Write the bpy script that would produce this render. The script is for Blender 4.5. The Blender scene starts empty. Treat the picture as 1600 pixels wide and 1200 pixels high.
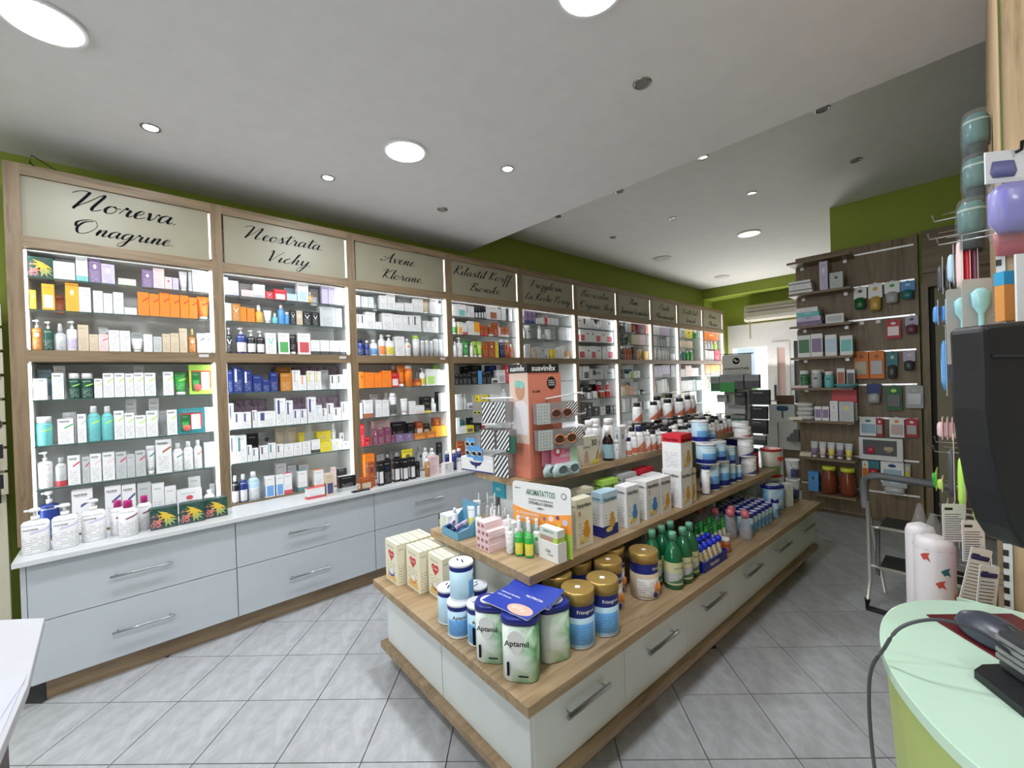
import bpy, math, random
from mathutils import Vector, Matrix
random.seed(7)
C = bpy.context.scene.collection
SC = bpy.context.scene
# ---------------------------------------------------------------- camera, world, lights, exposure
CAM_H = 1.45
yaw, pitch, roll = 0.83027, 0.00735, -0.03327
def rotz(a): return Matrix(((math.cos(a), -math.sin(a), 0), (math.sin(a), math.cos(a), 0), (0, 0, 1)))
def rotx(a): return Matrix(((1, 0, 0), (0, math.cos(a), -math.sin(a)), (0, math.sin(a), math.cos(a))))
Mc = rotz(roll) @ rotx(pitch) @ Matrix(((math.sin(yaw), -math.cos(yaw), 0), (0, 0, -1), (math.cos(yaw), math.sin(yaw), 0)))
cd = bpy.data.cameras.new('camera'); cam = bpy.data.objects.new('camera', cd); C.objects.link(cam)
cd.sensor_width = 36; cd.lens = 670 / 1600 * 36; cd.clip_start = 0.02; cd.clip_end = 200
Rw = Matrix((Mc[0], -Mc[1], -Mc[2])).transposed()
cam.matrix_world = Matrix.Translation((0, 0, CAM_H)) @ Rw.to_4x4()
SC.camera = cam
w = bpy.data.worlds.new('world'); SC.world = w; w.use_nodes = True
bg = w.node_tree.nodes['Background']; bg.inputs[0].default_value = (0.80, 0.90, 1.0, 1); bg.inputs[1].default_value = 4.0
sun = bpy.data.lights.new('sun', 'SUN'); sun.energy = 3.0; sun.angle = 0.02
so = bpy.data.objects.new('sun', sun); so.rotation_euler = (math.radians(50), 0, math.radians(100)); C.objects.link(so)
def area(name, loc, size, energy, col, rot=(0, 0, 0), shape='DISK', sy=None):
    l = bpy.data.lights.new(name, 'AREA'); l.energy = energy; l.size = size; l.color = col; l.shape = shape
    if sy: l.size_y = sy
    o = bpy.data.objects.new(name, l); o.location = loc; o.rotation_euler = rot; C.objects.link(o); return o
COOL = (0.93, 0.97, 1.0)
ZN, ZF, XE, YW, XB = 2.80, 3.08, 2.70, 3.60, 8.80      # near ceiling, far ceiling, ceiling step, left wall, rear wall
# shop window behind the camera and the round ceiling lamps behind the camera
area('shop_window_light', (-3.6, 0.6, 1.5), 3.6, 115, (0.95, 0.98, 1.0), (0, math.radians(-90), 0), 'RECTANGLE', 2.2)
for px_, py_ in ((-1.6, 2.15), (-1.6, 0.85), (-0.2, 0.85), (-1.6, -1.2), (0.6, -1.2)):
    area('ceiling_panel_light', (px_, py_, ZN - .03), .24, 14, COOL)
area('rear_door_daylight', (8.45, 2.9, 1.1), 1.0, 70, (1.0, .97, .92), (0, math.radians(125), 0), 'RECTANGLE', 1.6)
SC.view_settings.view_transform = 'Standard'; SC.view_settings.look = 'None'
SC.view_settings.exposure = -0.08; SC.view_settings.gamma = 1
try: SC.view_settings.use_curve_mapping = False
except Exception: pass
SC.cycles.max_bounces = 7; SC.cycles.diffuse_bounces = 4; SC.cycles.glossy_bounces = 3; SC.cycles.transmission_bounces = 5
SC.cycles.transparent_max_bounces = 14; SC.cycles.sample_clamp_indirect = 4; SC.cycles.caustics_reflective = False; SC.cycles.caustics_refractive = False
# ---------------------------------------------------------------- materials
PAL = {'W': ('white', (.80, .80, .81)), 'G': ('pale grey', (.52, .54, .55)), 'O': ('orange', (.93, .42, .03)), 'o': ('bright orange', (.95, .24, .02)),
 'N': ('rust brown', (.40, .09, .02)), 'K': ('black', (.012, .012, .014)), 'B': ('navy blue', (.015, .035, .19)), 'b': ('sky blue', (.10, .35, .75)),
 'u': ('light blue', (.48, .67, .80)), 'g': ('green', (.03, .38, .06)), 'D': ('dark green', (.012, .075, .05)), 'd': ('deep green', (.02, .16, .05)),
 'l': ('lime green', (.47, .78, .12)), 'y': ('yellow', (.80, .66, .04)), 'P': ('purple', (.23, .15, .30)), 'i': ('lilac', (.58, .52, .72)),
 'p': ('pale pink', (.80, .60, .60)), 'R': ('red', (.62, .02, .04)), 'e': ('beige', (.62, .52, .38)), 't': ('turquoise', (.16, .55, .55)),
 's': ('silver', (.6, .6, .62)), 'A': ('amber', (.50, .20, .03)), 'a': ('golden', (.72, .45, .08)), 'c': ('cream', (.82, .78, .60)),
 'M': ('mauve', (.22, .06, .11)), 'T': ('teal', (.03, .22, .25)), 'm': ('magenta', (.55, .02, .22)), 'k': ('dark grey', (.08, .08, .085)), 'j': ('rust orange', (.62, .12, .03)), 'n': ('dusty mauve', (.42, .33, .36)), 'x': ('salmon', (.80, .30, .20))}
class G:
    def __init__(s, name):
        s.m = bpy.data.materials.new(name); s.m.use_nodes = True; s.n = s.m.node_tree.nodes; s.l = s.m.node_tree.links; s.b = s.n['Principled BSDF']
    def lk(s, v, sock):
        if isinstance(v, bpy.types.NodeSocket): s.l.new(v, sock)
        else: sock.default_value = v
    def mt(s, op, a, b=0.0, c=None):
        n = s.n.new('ShaderNodeMath'); n.operation = op; s.lk(a, n.inputs[0]); s.lk(b, n.inputs[1])
        if c is not None: s.lk(c, n.inputs[2])
        return n.outputs[0]
    def mix(s, f, a, b):
        n = s.n.new('ShaderNodeMix'); n.data_type = 'RGBA'; s.lk(f, n.inputs[0])
        s.lk(a if isinstance(a, bpy.types.NodeSocket) else (*a[:3], 1), n.inputs[6]); s.lk(b if isinstance(b, bpy.types.NodeSocket) else (*b[:3], 1), n.inputs[7]); return n.outputs[2]
    def uv(s):
        t = s.n.new('ShaderNodeTexCoord'); x = s.n.new('ShaderNodeSeparateXYZ'); s.l.new(t.outputs['UV'], x.inputs[0]); return x.outputs[0], x.outputs[1]
    def coord(s, kind='Object', scale=(1, 1, 1), loc=(0, 0, 0), rot=(0, 0, 0)):
        t = s.n.new('ShaderNodeTexCoord'); m = s.n.new('ShaderNodeMapping'); s.l.new(t.outputs[kind], m.inputs[0])
        m.inputs['Scale'].default_value = scale; m.inputs['Location'].default_value = loc; m.inputs['Rotation'].default_value = rot; return m.outputs[0]
    def noise(s, vec, scale, detail=3, rough=.5, dist=0):
        n = s.n.new('ShaderNodeTexNoise'); s.l.new(vec, n.inputs['Vector']); n.inputs['Scale'].default_value = scale; n.inputs['Detail'].default_value = detail
        n.inputs['Roughness'].default_value = rough; n.inputs['Distortion'].default_value = dist; return n.outputs[0]
    def ramp(s, f, stops):
        n = s.n.new('ShaderNodeValToRGB'); s.l.new(f, n.inputs[0]); e = n.color_ramp.elements
        while len(e) < len(stops): e.new(.5)
        for q, (p, c) in zip(e, stops): q.position = p; q.color = (*c, 1)
        return n.outputs[0]
    def bump(s, h, d=.001, st=.3):
        n = s.n.new('ShaderNodeBump'); s.l.new(h, n.inputs['Height']); n.inputs['Distance'].default_value = d; n.inputs['Strength'].default_value = st
        s.l.new(n.outputs[0], s.b.inputs['Normal'])
    def out(s, col, rough=.5, metal=0, spec=.5):
        s.lk(col if isinstance(col, bpy.types.NodeSocket) else (*col[:3], 1), s.b.inputs['Base Color']); s.b.inputs['Roughness'].default_value = rough
        s.b.inputs['Metallic'].default_value = metal; s.b.inputs['Specular IOR Level'].default_value = spec; return s.m
MC = {}
def plain(name, col, rough=.5, metal=0, spec=.5):
    k = ('p', name)
    if k not in MC:
        g = G(name); v = g.noise(g.coord('Object', (1, 1, 1)), 9, 2)
        c2 = tuple(min(1, x * 1.06) for x in col); c1 = tuple(x * .95 for x in col)
        MC[k] = g.out(g.mix(v, c1, c2), rough, metal, spec)
    return MC[k]
def emit(name, col, st):
    if name not in MC:
        g = G(name); g.b.inputs['Emission Color'].default_value = (*col, 1); g.b.inputs['Emission Strength'].default_value = st; MC[name] = g.out(col, .5)
    return MC[name]
def glassy(name, col, alpha, rough=.03):
    k = ('gl', name)
    if k not in MC:
        g = G(name); g.b.inputs['Alpha'].default_value = alpha; MC[k] = g.out(col, rough, 0, .6)
    return MC[k]
def wood(axis, tone=1.0):
    k = ('w', axis, tone)
    if k not in MC:
        g = G('oak_laminate_' + axis); sc = {'x': (1.2, 16, 16), 'y': (16, 1.2, 16), 'z': (16, 16, 1.2)}[axis]
        sc2 = {'x': (.5, 5, 5), 'y': (5, .5, 5), 'z': (5, 5, .5)}[axis]
        a = g.noise(g.coord('Object', sc), 2.2, 6, .62, .8); b = g.noise(g.coord('Object', sc2), 1.7, 3, .5, 1.5)
        k2 = g.noise(g.coord('Object', tuple(x * .6 for x in sc2)), 4.2, 2, .5, 2.5)
        f = g.mt('ADD', g.mt('MULTIPLY', a, .65), g.mt('MULTIPLY', b, .35))
        col = g.ramp(f, [(.30, tuple(c * tone for c in (.135, .086, .043))), (.5, tuple(c * tone for c in (.300, .208, .118))), (.72, tuple(c * tone for c in (.40, .292, .178)))])
        dk = g.mt('MULTIPLY', g.mt('GREATER_THAN', k2, .70), .45)
        g.bump(a, .0006, .25); MC[k] = g.out(g.mix(dk, col, (.10, .06, .035)), .48)
    return MC[k]
def pmat(col, pat, acc, kind='b'):
    """printed packaging: base colour, printed accent and rows of small print, on UV"""
    k = ('pk', col, pat, acc, kind)
    if k in MC: return MC[k]
    base = PAL[col][1]; ac = PAL.get(acc, ('', (.09, .09, .11)))[1]; g = G('print_%s_%s' % (PAL[col][0].replace(' ', '_'), kind)); u, v = g.uv()
    dark = sum(base) < .75; ink = (.75, .75, .75) if dark else (.16, .16, .18)
    GT = lambda a, b: g.mt('GREATER_THAN', a, b); LT = lambda a, b: g.mt('LESS_THAN', a, b); ML = lambda a, b: g.mt('MULTIPLY', a, b)
    def rect(u0, u1, v0, v1): return ML(ML(GT(u, u0), LT(u, u1)), ML(GT(v, v0), LT(v, v1)))
    rows = 15; fr = g.mt('FRACT', ML(v, rows)); cb = g.n.new('ShaderNodeCombineXYZ'); g.lk(ML(u, 7), cb.inputs[0]); g.lk(ML(g.mt('FLOOR', ML(v, rows)), 3.71), cb.inputs[1])
    nz = g.noise(cb.outputs[0], 1.3, 1)
    c = base
    if pat == 's': m = ML(LT(g.mt('ABSOLUTE', g.mt('SUBTRACT', g.mt('SUBTRACT', v, .70), ML(g.mt('SUBTRACT', u, .7), .26))), .032), ML(GT(u, .42), LT(u, .97)))
    elif pat == 'b': m = rect(-1, 9, -1, .24)
    elif pat == 'p': m = rect(.13, .87, .10, .58)
    elif pat == 'P': m = rect(.08, .92, .2, .8)
    elif pat == 'h': m = rect(-1, 9, .55, 9)
    elif pat == 'd':
        du = g.mt('SUBTRACT', u, .5); dv = g.mt('SUBTRACT', v, .68); m = LT(g.mt('ADD', ML(du, du), ML(ML(dv, dv), 2.2)), .020)
    elif pat == 'v': m = ML(LT(g.mt('ABSOLUTE', g.mt('SUBTRACT', g.mt('ABSOLUTE', g.mt('SUBTRACT', u, .5)), ML(g.mt('SUBTRACT', v, .5), .9))), .055), rect(.1, .9, .5, .76))
    elif pat == 't': m = rect(.16, .38, .42, .93)
    elif pat == 'q': m = ML(LT(v, g.mt('ADD', .06, ML(g.mt('POWER', g.mt('MAXIMUM', u, .001), 1.2), .80))), GT(v, .05))
    elif pat == 'z': m = LT(g.mt('FRACT', ML(g.mt('SUBTRACT', u, v), 3.6)), .52)
    elif pat == 'r': m = rect(-1, 9, .1, .42)
    elif pat in 'xi':
        n1 = g.noise(g.coord('UV', (1.6, 1.1, 1), (ord(col) * .37, 0, 0)), 3.0, 2, .5, 2.2); m = GT(n1, .525)
        n2 = g.noise(g.coord('UV', (1.2, 1.1, 1), (3.3, 1, 0)), 2.6, 1, .5, 1.6)
        c = g.mix(ML(GT(n2, .58), rect(.0, .55, .1, .75)), base, (.72, .22, .18) if pat == 'x' else (.45, .28, .55))
    else: m = None
    if m is not None: c = g.mix(ML(m, .92), c, ac)
    if pat == 't': tx = ML(m, GT(g.noise(g.coord('UV', (3, 40, 1)), 1.0, 0), .45)); c = g.mix(ML(m, .0), c, c)
    if pat not in 'xinzP':
        txt = ML(ML(LT(fr, .42), GT(nz, .46)), rect(.14, .80, .07, .52)); word = ML(rect(.16, .72, .845, .885), GT(nz, .30))
        t = g.mt('MAXIMUM', txt, word)
        c = g.mix(ML(t, .42 if not dark else .35), c, ink)
    MC[k] = g.out(c, .35 if kind != 'b' else .5, 0, .4); return MC[k]
# ---------------------------------------------------------------- mesh helpers
class MB:
    def __init__(s): s.v = []; s.f = []; s.uv = []; s.mi = []; s.sm = []
    def quad(s, p, uv=None, mi=0, sm=False):
        i = len(s.v); s.v += [tuple(q) for q in p]; s.f.append(tuple(range(i, i + len(p)))); s.uv.append(uv or [(0, 0), (1, 0), (1, 1), (0, 1)][:len(p)] if len(p) <= 4 else [(.0, .0)] * len(p)); s.mi.append(mi); s.sm.append(sm); return s
    def box(s, x0, x1, y0, y1, z0, z1, mi=0, b=0):
        i = len(s.v); s.v += [(x, y, z) for z in (z0, z1) for y in (y0, y1) for x in (x0, x1)]
        for q, uu in (((0, 1, 5, 4), 0), ((1, 3, 7, 5), 0), ((3, 2, 6, 7), 0), ((2, 0, 4, 6), 0), ((4, 5, 7, 6), 1), ((2, 3, 1, 0), 1)):
            s.f.append(tuple(i + j for j in q)); s.uv.append([(0, 0), (1, 0), (1, 1), (0, 1)] if not uu else [(-.5, -.5), (-.2, -.5), (-.2, -.2), (-.5, -.2)]); s.mi.append(mi); s.sm.append(False)
        return s
    def loft(s, secs, seg=14, cap=True, mi=0, cx=0, cy=0, vr=None, n=2.0, smooth=True):
        """secs: (z, rx, ry) rings; superellipse exponent n; UV front half (-y) spans 0..1"""
        i0 = len(s.v); zs = [q[0] for q in secs]; za, zb = vr or (min(zs), max(zs))
        for z, rx, ry in secs:
            for k in range(seg):
                a = 2 * math.pi * k / seg - math.pi / 2 + math.pi / seg * 0; ca, sa = math.cos(a), math.sin(a)
                s.v.append((cx + rx * math.copysign(abs(ca) ** (2 / n), ca), cy + ry * math.copysign(abs(sa) ** (2 / n), sa), z))
        for j in range(len(secs) - 1):
            for k in range(seg):
                k2 = (k + 1) % seg; s.f.append((i0 + j * seg + k, i0 + j * seg + k2, i0 + (j + 1) * seg + k2, i0 + (j + 1) * seg + k))
                def U(q): q = q if q <= seg / 2 else q - seg; return q / (seg / 2) + .5
                ua = U(k) if k < seg / 2 else U(k) ; ub = ua + 2 / seg
                va, vb = (secs[j][0] - za) / (zb - za + 1e-9), (secs[j + 1][0] - za) / (zb - za + 1e-9)
                s.uv.append([(ua, va), (ub, va), (ub, vb), (ua, vb)]); s.mi.append(mi); s.sm.append(smooth)
        if cap:
            for j, rev in ((0, 1), (len(secs) - 1, 0)):
                r = [i0 + j * seg + k for k in range(seg)]; r = r[::-1] if rev else r
                s.f.append(tuple(r)); s.uv.append([(-.3, -.3)] * seg); s.mi.append(mi); s.sm.append(False)
        return s
    def tube(s, pts, r, seg=8, mi=0):
        pts = [Vector(p) for p in pts]; i0 = len(s.v); n = len(pts)
        for j, p in enumerate(pts):
            d = (pts[min(j + 1, n - 1)] - pts[max(j - 1, 0)]).normalized(); up = Vector((0, 0, 1)) if abs(d.z) < .9 else Vector((1, 0, 0))
            a = d.cross(up).normalized(); b = a.cross(d)
            for k in range(seg):
                t = 2 * math.pi * k / seg; s.v.append(tuple(p + (a * math.cos(t) + b * math.sin(t)) * r))
        for j in range(n - 1):
            for k in range(seg):
                k2 = (k + 1) % seg; s.f.append((i0 + j * seg + k, i0 + j * seg + k2, i0 + (j + 1) * seg + k2, i0 + (j + 1) * seg + k)); s.uv.append([(0, 0)] * 4); s.mi.append(mi); s.sm.append(True)
        for j, rev in ((0, 0), (n - 1, 1)):
            q = [i0 + j * seg + k for k in range(seg)]; s.f.append(tuple(q[::-1] if rev else q)); s.uv.append([(0, 0)] * seg); s.mi.append(mi); s.sm.append(False)
        return s
    def prism(s, poly, z0, z1, mi=0):
        """poly in xy, extruded in z (counter-clockwise)"""
        n = len(poly); i = len(s.v); s.v += [(x, y, z0) for x, y in poly] + [(x, y, z1) for x, y in poly]
        s.f.append(tuple(range(i + n - 1, i - 1, -1))); s.f.append(tuple(range(i + n, i + 2 * n))); s.uv += [[(0, 0)] * n, [(0, 0)] * n]; s.mi += [mi, mi]; s.sm += [False, False]
        for k in range(n):
            k2 = (k + 1) % n; s.f.append((i + k, i + k2, i + n + k2, i + n + k)); s.uv.append([(0, 0), (1, 0), (1, 1), (0, 1)]); s.mi.append(mi); s.sm.append(False)
        return s
    def plate(s, poly, y0, y1, mi=0):
        """poly in xz (seen from -y, counter-clockwise), thickness along y from y0 (front) to y1"""
        n = len(poly); i = len(s.v); s.v += [(x, y0, z) for x, z in poly] + [(x, y1, z) for x, z in poly]
        xs = [p[0] for p in poly]; zs = [p[1] for p in poly]; X = lambda p: ((p[0] - min(xs)) / (max(xs) - min(xs) + 1e-9), (p[1] - min(zs)) / (max(zs) - min(zs) + 1e-9))
        s.f.append(tuple(range(i, i + n))); s.f.append(tuple(range(i + 2 * n - 1, i + n - 1, -1))); s.uv += [[X(p) for p in poly], [X(p) for p in poly][::-1]]; s.mi += [mi, mi]; s.sm += [False] * 2
        for k in range(n):
            k2 = (k + 1) % n; s.f.append((i + k2, i + k, i + n + k, i + n + k2)); s.uv.append([(0, 0)] * 4); s.mi.append(mi); s.sm.append(False)
        return s
    def build(s, name, mats, parent=None, loc=(0, 0, 0), rz=0, bevel=0):
        me = bpy.data.meshes.new(name); me.from_pydata(s.v, [], s.f); ul = me.uv_layers.new(name='UVMap'); flat = []
        for q, f in zip(s.uv, s.f):
            q = list(q) + [q[-1]] * (len(f) - len(q)); flat += [c for p in q for c in p]
        ul.data.foreach_set('uv', flat)
        for m in (mats if isinstance(mats, (list, tuple)) else [mats]): me.materials.append(m)
        me.polygons.foreach_set('material_index', s.mi); me.polygons.foreach_set('use_smooth', s.sm); me.update()
        o = bpy.data.objects.new(name, me); C.objects.link(o); o.location = loc; o.rotation_euler = (0, 0, rz)
        if parent: o.parent = parent
        if bevel:
            b = o.modifiers.new('edge', 'BEVEL'); b.width = bevel; b.segments = 2; b.limit_method = 'ANGLE'
        return o
def tag(o, label=None, cat=None, group=None, kind=None):
    for k, v in (('label', label), ('category', cat), ('group', group), ('kind', kind)):
        if v: o[k] = v
    return o
def empty(name, loc=(0, 0, 0), rz=0, **k):
    o = bpy.data.objects.new(name, None); C.objects.link(o); o.location = loc; o.rotation_euler = (0, 0, rz); o.empty_display_size = .05; return tag(o, **k)
TXT = {}
def textmesh(s, spacing=1.0):
    if (s, spacing) not in TXT:
        c = bpy.data.curves.new('lettering', 'FONT'); c.body = s; c.size = 1; c.align_x = 'CENTER'; c.align_y = 'CENTER'; c.space_character = spacing; c.resolution_u = 2; c.offset = .012
        o = bpy.data.objects.new('lettering', c); C.objects.link(o); dg = bpy.context.evaluated_depsgraph_get(); me = bpy.data.meshes.new_from_object(o.evaluated_get(dg))
        bpy.data.objects.remove(o); xs = [v.co.x for v in me.vertices]; ys = [v.co.y for v in me.vertices]
        TXT[(s, spacing)] = (me, max(xs) - min(xs), max(ys) - min(ys), (max(xs) + min(xs)) / 2, (max(ys) + min(ys)) / 2)
    return TXT[(s, spacing)]
def text(s, parent, center, xd, width, mat, height=None, yd=(0, 0, 1), name='lettering', wrap=None, spacing=1.0):
    """flat print: centre, unit x direction, width in metres; wrap = radius to bend round a can about the parent's axis"""
    me0, w0, h0, cx, cy = textmesh(s, spacing); me = me0.copy(); sx = width / w0; sy = (height / h0) if height else sx
    X = Vector(xd).normalized(); Y = Vector(yd).normalized(); P = Vector(center)
    for v in me.vertices:
        a, b = (v.co.x - cx) * sx, (v.co.y - cy) * sy
        if wrap:
            t = math.atan2(P.y, P.x) + a / wrap; v.co = Vector((wrap * math.cos(t), wrap * math.sin(t), P.z + b))
        else: v.co = P + X * a + Y * b
    me.materials.clear(); me.materials.append(mat); o = bpy.data.objects.new(name, me); C.objects.link(o)
    if parent: o.parent = parent
    return o
INK = plain('black_ink', (.006, .006, .009), .85, 0, .1); WINK = plain('white_ink', (.85, .85, .85), .6); BINK = plain('blue_ink', (.03, .06, .30), .6)
# handwriting glyphs: strokes of points, x height 1
GL = {
'o': (1.0, [[(.55,.95),(.2,.85),(.05,.4),(.25,.02),(.6,.15),(.72,.6),(.5,.95),(.65,.8),(1.0,.8)]]), 'r': (.95, [[(0,.2),(.22,.95),(.3,1.08),(.38,.85),(.62,.82),(.55,.3),(.68,0),(.95,.25)]]),
'e': (.85, [[(0,.3),(.5,.6),(.58,.9),(.38,1.0),(.13,.6),(.18,.1),(.45,0),(.85,.3)]]), 'v': (.9, [[(0,.8),(.15,.95),(.22,.5),(.32,.02),(.62,.4),(.7,.95),(.9,.8)]]),
'a': (1.1, [[(.75,.85),(.5,1.0),(.15,.7),(.1,.15),(.35,0),(.65,.5),(.8,.95),(.72,.3),(.85,0),(1.1,.25)]]), 'n': (1.05, [[(0,.3),(.22,.98),(.15,0)],[(.15,.1),(.5,.92),(.7,.88),(.62,.2),(.75,0),(1.05,.3)]]),
'g': (1.05, [[(.75,.85),(.5,1),(.15,.7),(.1,.15),(.35,0),(.65,.5),(.8,.95),(.7,.0),(.45,-1.0),(.1,-1.15),(.05,-.75),(.6,-.2),(1.05,.25)]]), 'i': (.55, [[(0,.3),(.2,.95),(.15,.2),(.28,0),(.55,.3)],[(.33,1.45),(.37,1.5)]]),
's': (.8, [[(0,.2),(.35,1.1),(.38,.85),(.55,.3),(.35,0),(.05,.08)],[(.5,.1),(.8,.3)]]), 't': (.75, [[(0,.3),(.35,1.2),(.45,1.75),(.3,.6),(.3,.1),(.5,0),(.75,.3)],[(-.1,1.25),(.4,1.32),(1.0,1.5)]]),
'c': (.8, [[(.6,.8),(.45,1),(.12,.6),(.15,.1),(.45,0),(.8,.3)]]), 'h': (1.0, [[(0,.3),(.45,1.6),(.5,2.1),(.35,1.9),(.15,0)],[(.15,.1),(.45,.92),(.65,.88),(.6,.2),(.72,0),(1.0,.3)]]),
'y': (.95, [[(0,.8),(.15,.95),(.15,.3),(.3,0),(.6,.5),(.75,.95),(.6,-.3),(.3,-1.2),(0,-1.1),(.1,-.6),(.9,.2)]]), 'l': (.55, [[(0,.3),(.45,1.6),(.5,2.1),(.33,1.9),(.15,.3),(.28,0),(.55,.3)]]),
'k': (.9, [[(0,.3),(.45,1.6),(.5,2.1),(.35,1.9),(.15,0)],[(.7,.98),(.28,.5),(.6,.08),(.9,.2)]]), 'f': (.7, [[(0,.3),(.5,1.6),(.6,2.1),(.4,1.9),(.15,-.95),(.28,-1.0),(.4,-.1),(.75,.35)]]),
'm': (1.6, [[(0,.3),(.22,.98),(.15,0)],[(.15,.1),(.45,.92),(.6,.88),(.55,0)],[(.55,.1),(.9,.92),(1.1,.88),(1.05,.2),(1.2,0),(1.6,.3)]]), 'd': (1.1, [[(.7,.85),(.45,1),(.12,.7),(.08,.15),(.3,0),(.6,.5),(.95,2.1),(.7,.3),(.82,0),(1.1,.25)]]),
'z': (.85, [[(0,.85),(.3,1),(.6,.95),(.1,0),(.5,.1),(.55,-.4),(.3,-1.0),(.05,-.8),(.85,.2)]]), 'p': (1.0, [[(0,.3),(.25,1.0),(.0,-1.1)],[(.15,.1),(.45,.95),(.75,.85),(.65,.2),(.4,0),(.2,.1)],[(.6,.1),(1.0,.3)]]),
'x': (.85, [[(0,.8),(.3,.9),(.45,.1),(.85,.2)],[(.75,.95),(.05,0)]]), 'u': (1.0, [[(0,.3),(.15,.95),(.12,.2),(.3,0),(.6,.4),(.72,.95),(.65,.2),(.8,0),(1.0,.3)]]), 'b': (.85, [[(0,.3),(.45,1.6),(.5,2.1),(.35,1.9),(.12,.2),(.3,0),(.65,.3),(.6,.8),(.4,.82),(.85,.7)]]),
'.': (.5, [[(.1,.0),(.25,.14)]]), ' ': (.7, []),
'N': (1.9, [[(-.5,1.75),(-.1,2.15),(.35,2.15),(.45,1.9),(.1,.1),(.05,0)],[(.05,0),(.7,1.0),(1.25,2.0),(1.45,1.9),(1.15,.4),(1.3,0),(1.75,.3)]]), 'O': (1.7, [[(1.0,2.05),(.4,1.8),(.1,.9),(.4,.08),(1.0,.2),(1.5,1.2),(1.2,2.1),(.5,2.2),(-.15,1.7),(-.05,1.0)]]),
'V': (1.1, [[(-.1,1.9),(.15,2.1),(.25,1.0),(.3,.03),(.8,1.2),(1.25,2.15)]]), 'A': (1.5, [[(-.5,.5),(-.2,.15),(.3,.5),(.95,1.6),(1.2,2.15),(1.0,1.0),(1.1,0),(1.4,.2)],[(-.2,1.1),(.5,.95),(1.4,1.1)]]),
'K': (1.4, [[(-.2,1.5),(.1,2.0),(.5,2.15),(.4,1.5),(.15,0)],[(1.35,2.1),(.35,1.0),(.9,.2),(1.35,.15)]]), 'R': (1.4, [[(-.2,1.5),(.1,2.0),(.5,2.1),(.4,1.5),(.15,0)],[(.4,2.0),(.9,2.25),(1.2,1.8),(.45,1.1),(.95,.2),(1.4,.15)]]),
'B': (1.25, [[(-.2,1.5),(.1,2.0),(.5,2.1),(.4,1.5),(.15,0)],[(.4,2.0),(.85,2.25),(1.05,1.8),(.45,1.15),(1.0,.9),(.95,.2),(.15,.0)]]), 'F': (1.2, [[(-.2,1.8),(.4,2.1),(1.4,2.15)],[(.6,2.1),(.35,.9),(.1,0)],[(.1,1.05),(.95,1.15)]]),
'T': (1.1, [[(-.2,1.8),(.4,2.1),(1.4,2.15)],[(.6,2.1),(.4,.9),(.2,0)]]), 'L': (1.1, [[(.8,2.1),(.45,1.6),(.15,.1),(-.1,.15),(.25,.2),(.8,0),(1.1,.2)]]), 'P': (1.2, [[(-.2,1.5),(.1,2.0),(.5,2.1),(.4,1.5),(.15,0)],[(.4,2.0),(.9,2.25),(1.15,1.7),(.45,1.0)]]),
'S': (1.0, [[(.95,1.9),(.6,2.15),(.3,1.7),(.7,1.0),(.6,.2),(.2,0),(-.1,.3)]]), 'J': (1.0, [[(.1,1.9),(.6,2.15),(1.1,2.1)],[(.8,2.1),(.6,.3),(.3,-.6),(0,-.4)]]), 'Y': (1.1, [[(-.1,1.9),(.15,2.1),(.2,1.2),(.5,1.1),(1.0,2.1)],[(1.0,2.1),(.55,.4),(.2,-.3)]]),
'C': (1.1, [[(1.0,1.8),(.7,2.15),(.15,1.4),(.15,.3),(.6,0),(1.1,.4)]]), 'U': (1.4, [[(-.1,1.8),(.2,2.1),(.1,.8),(.35,0),(.8,.4),(1.1,2.1),(1.0,.4),(1.1,0),(1.4,.25)]])}
def script(line, parent, center, width, mat, xh=None):
    """a handwritten line with a nib that swells on the down strokes, in the xz plane facing -y"""
    pen = 0; strokes = []
    for ch in line:
        wd, st = GL[ch]; strokes += [[(pen + x, y) for x, y in s_] for s_ in st]; pen += wd
    sc = width / pen; yy = sc if xh is None else xh; v = []; f = []
    for s_ in strokes:
        if len(s_) == 2: s_ = [s_[0], ((s_[0][0] + s_[1][0]) / 2, (s_[0][1] + s_[1][1]) / 2), s_[1]]
        P = [s_[0]] + s_ + [s_[-1]]; pts = []
        for j in range(1, len(P) - 2):
            for q in range(5):
                t = q / 5; a, b, c_, d = P[j - 1], P[j], P[j + 1], P[j + 2]
                pts.append(tuple(.5 * ((2 * b[k]) + (-a[k] + c_[k]) * t + (2 * a[k] - 5 * b[k] + 4 * c_[k] - d[k]) * t * t + (-a[k] + 3 * b[k] - 3 * c_[k] + d[k]) * t ** 3) for k in (0, 1)))
        pts.append(s_[-1]); pts = [((x + .32 * y) * sc, y * yy) for x, y in pts]; i0 = len(v)
        for j, p in enumerate(pts):
            a = pts[max(j - 1, 0)]; b = pts[min(j + 1, len(pts) - 1)]; dx, dy = b[0] - a[0], b[1] - a[1]; L = math.hypot(dx, dy) + 1e-9
            down = max(0, -dy / L); wd = yy * (.036 + .125 * down ** 1.5) * (.75 if j in (0, len(pts) - 1) else 1)
            nx, ny = -dy / L * wd, dx / L * wd; v += [(p[0] + nx, 0, p[1] + ny), (p[0] - nx, 0, p[1] - ny)]
        for j in range(len(pts) - 1): f.append((i0 + 2 * j, i0 + 2 * j + 1, i0 + 2 * j + 3, i0 + 2 * j + 2))
    v = [(x - width / 2 + center[0], center[1], z + center[2]) for x, _, z in v]
    me = bpy.data.meshes.new('lettering'); me.from_pydata(v, [], f); me.materials.append(mat); o = bpy.data.objects.new('lettering', me); C.objects.link(o); o.parent = parent; return o
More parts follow.
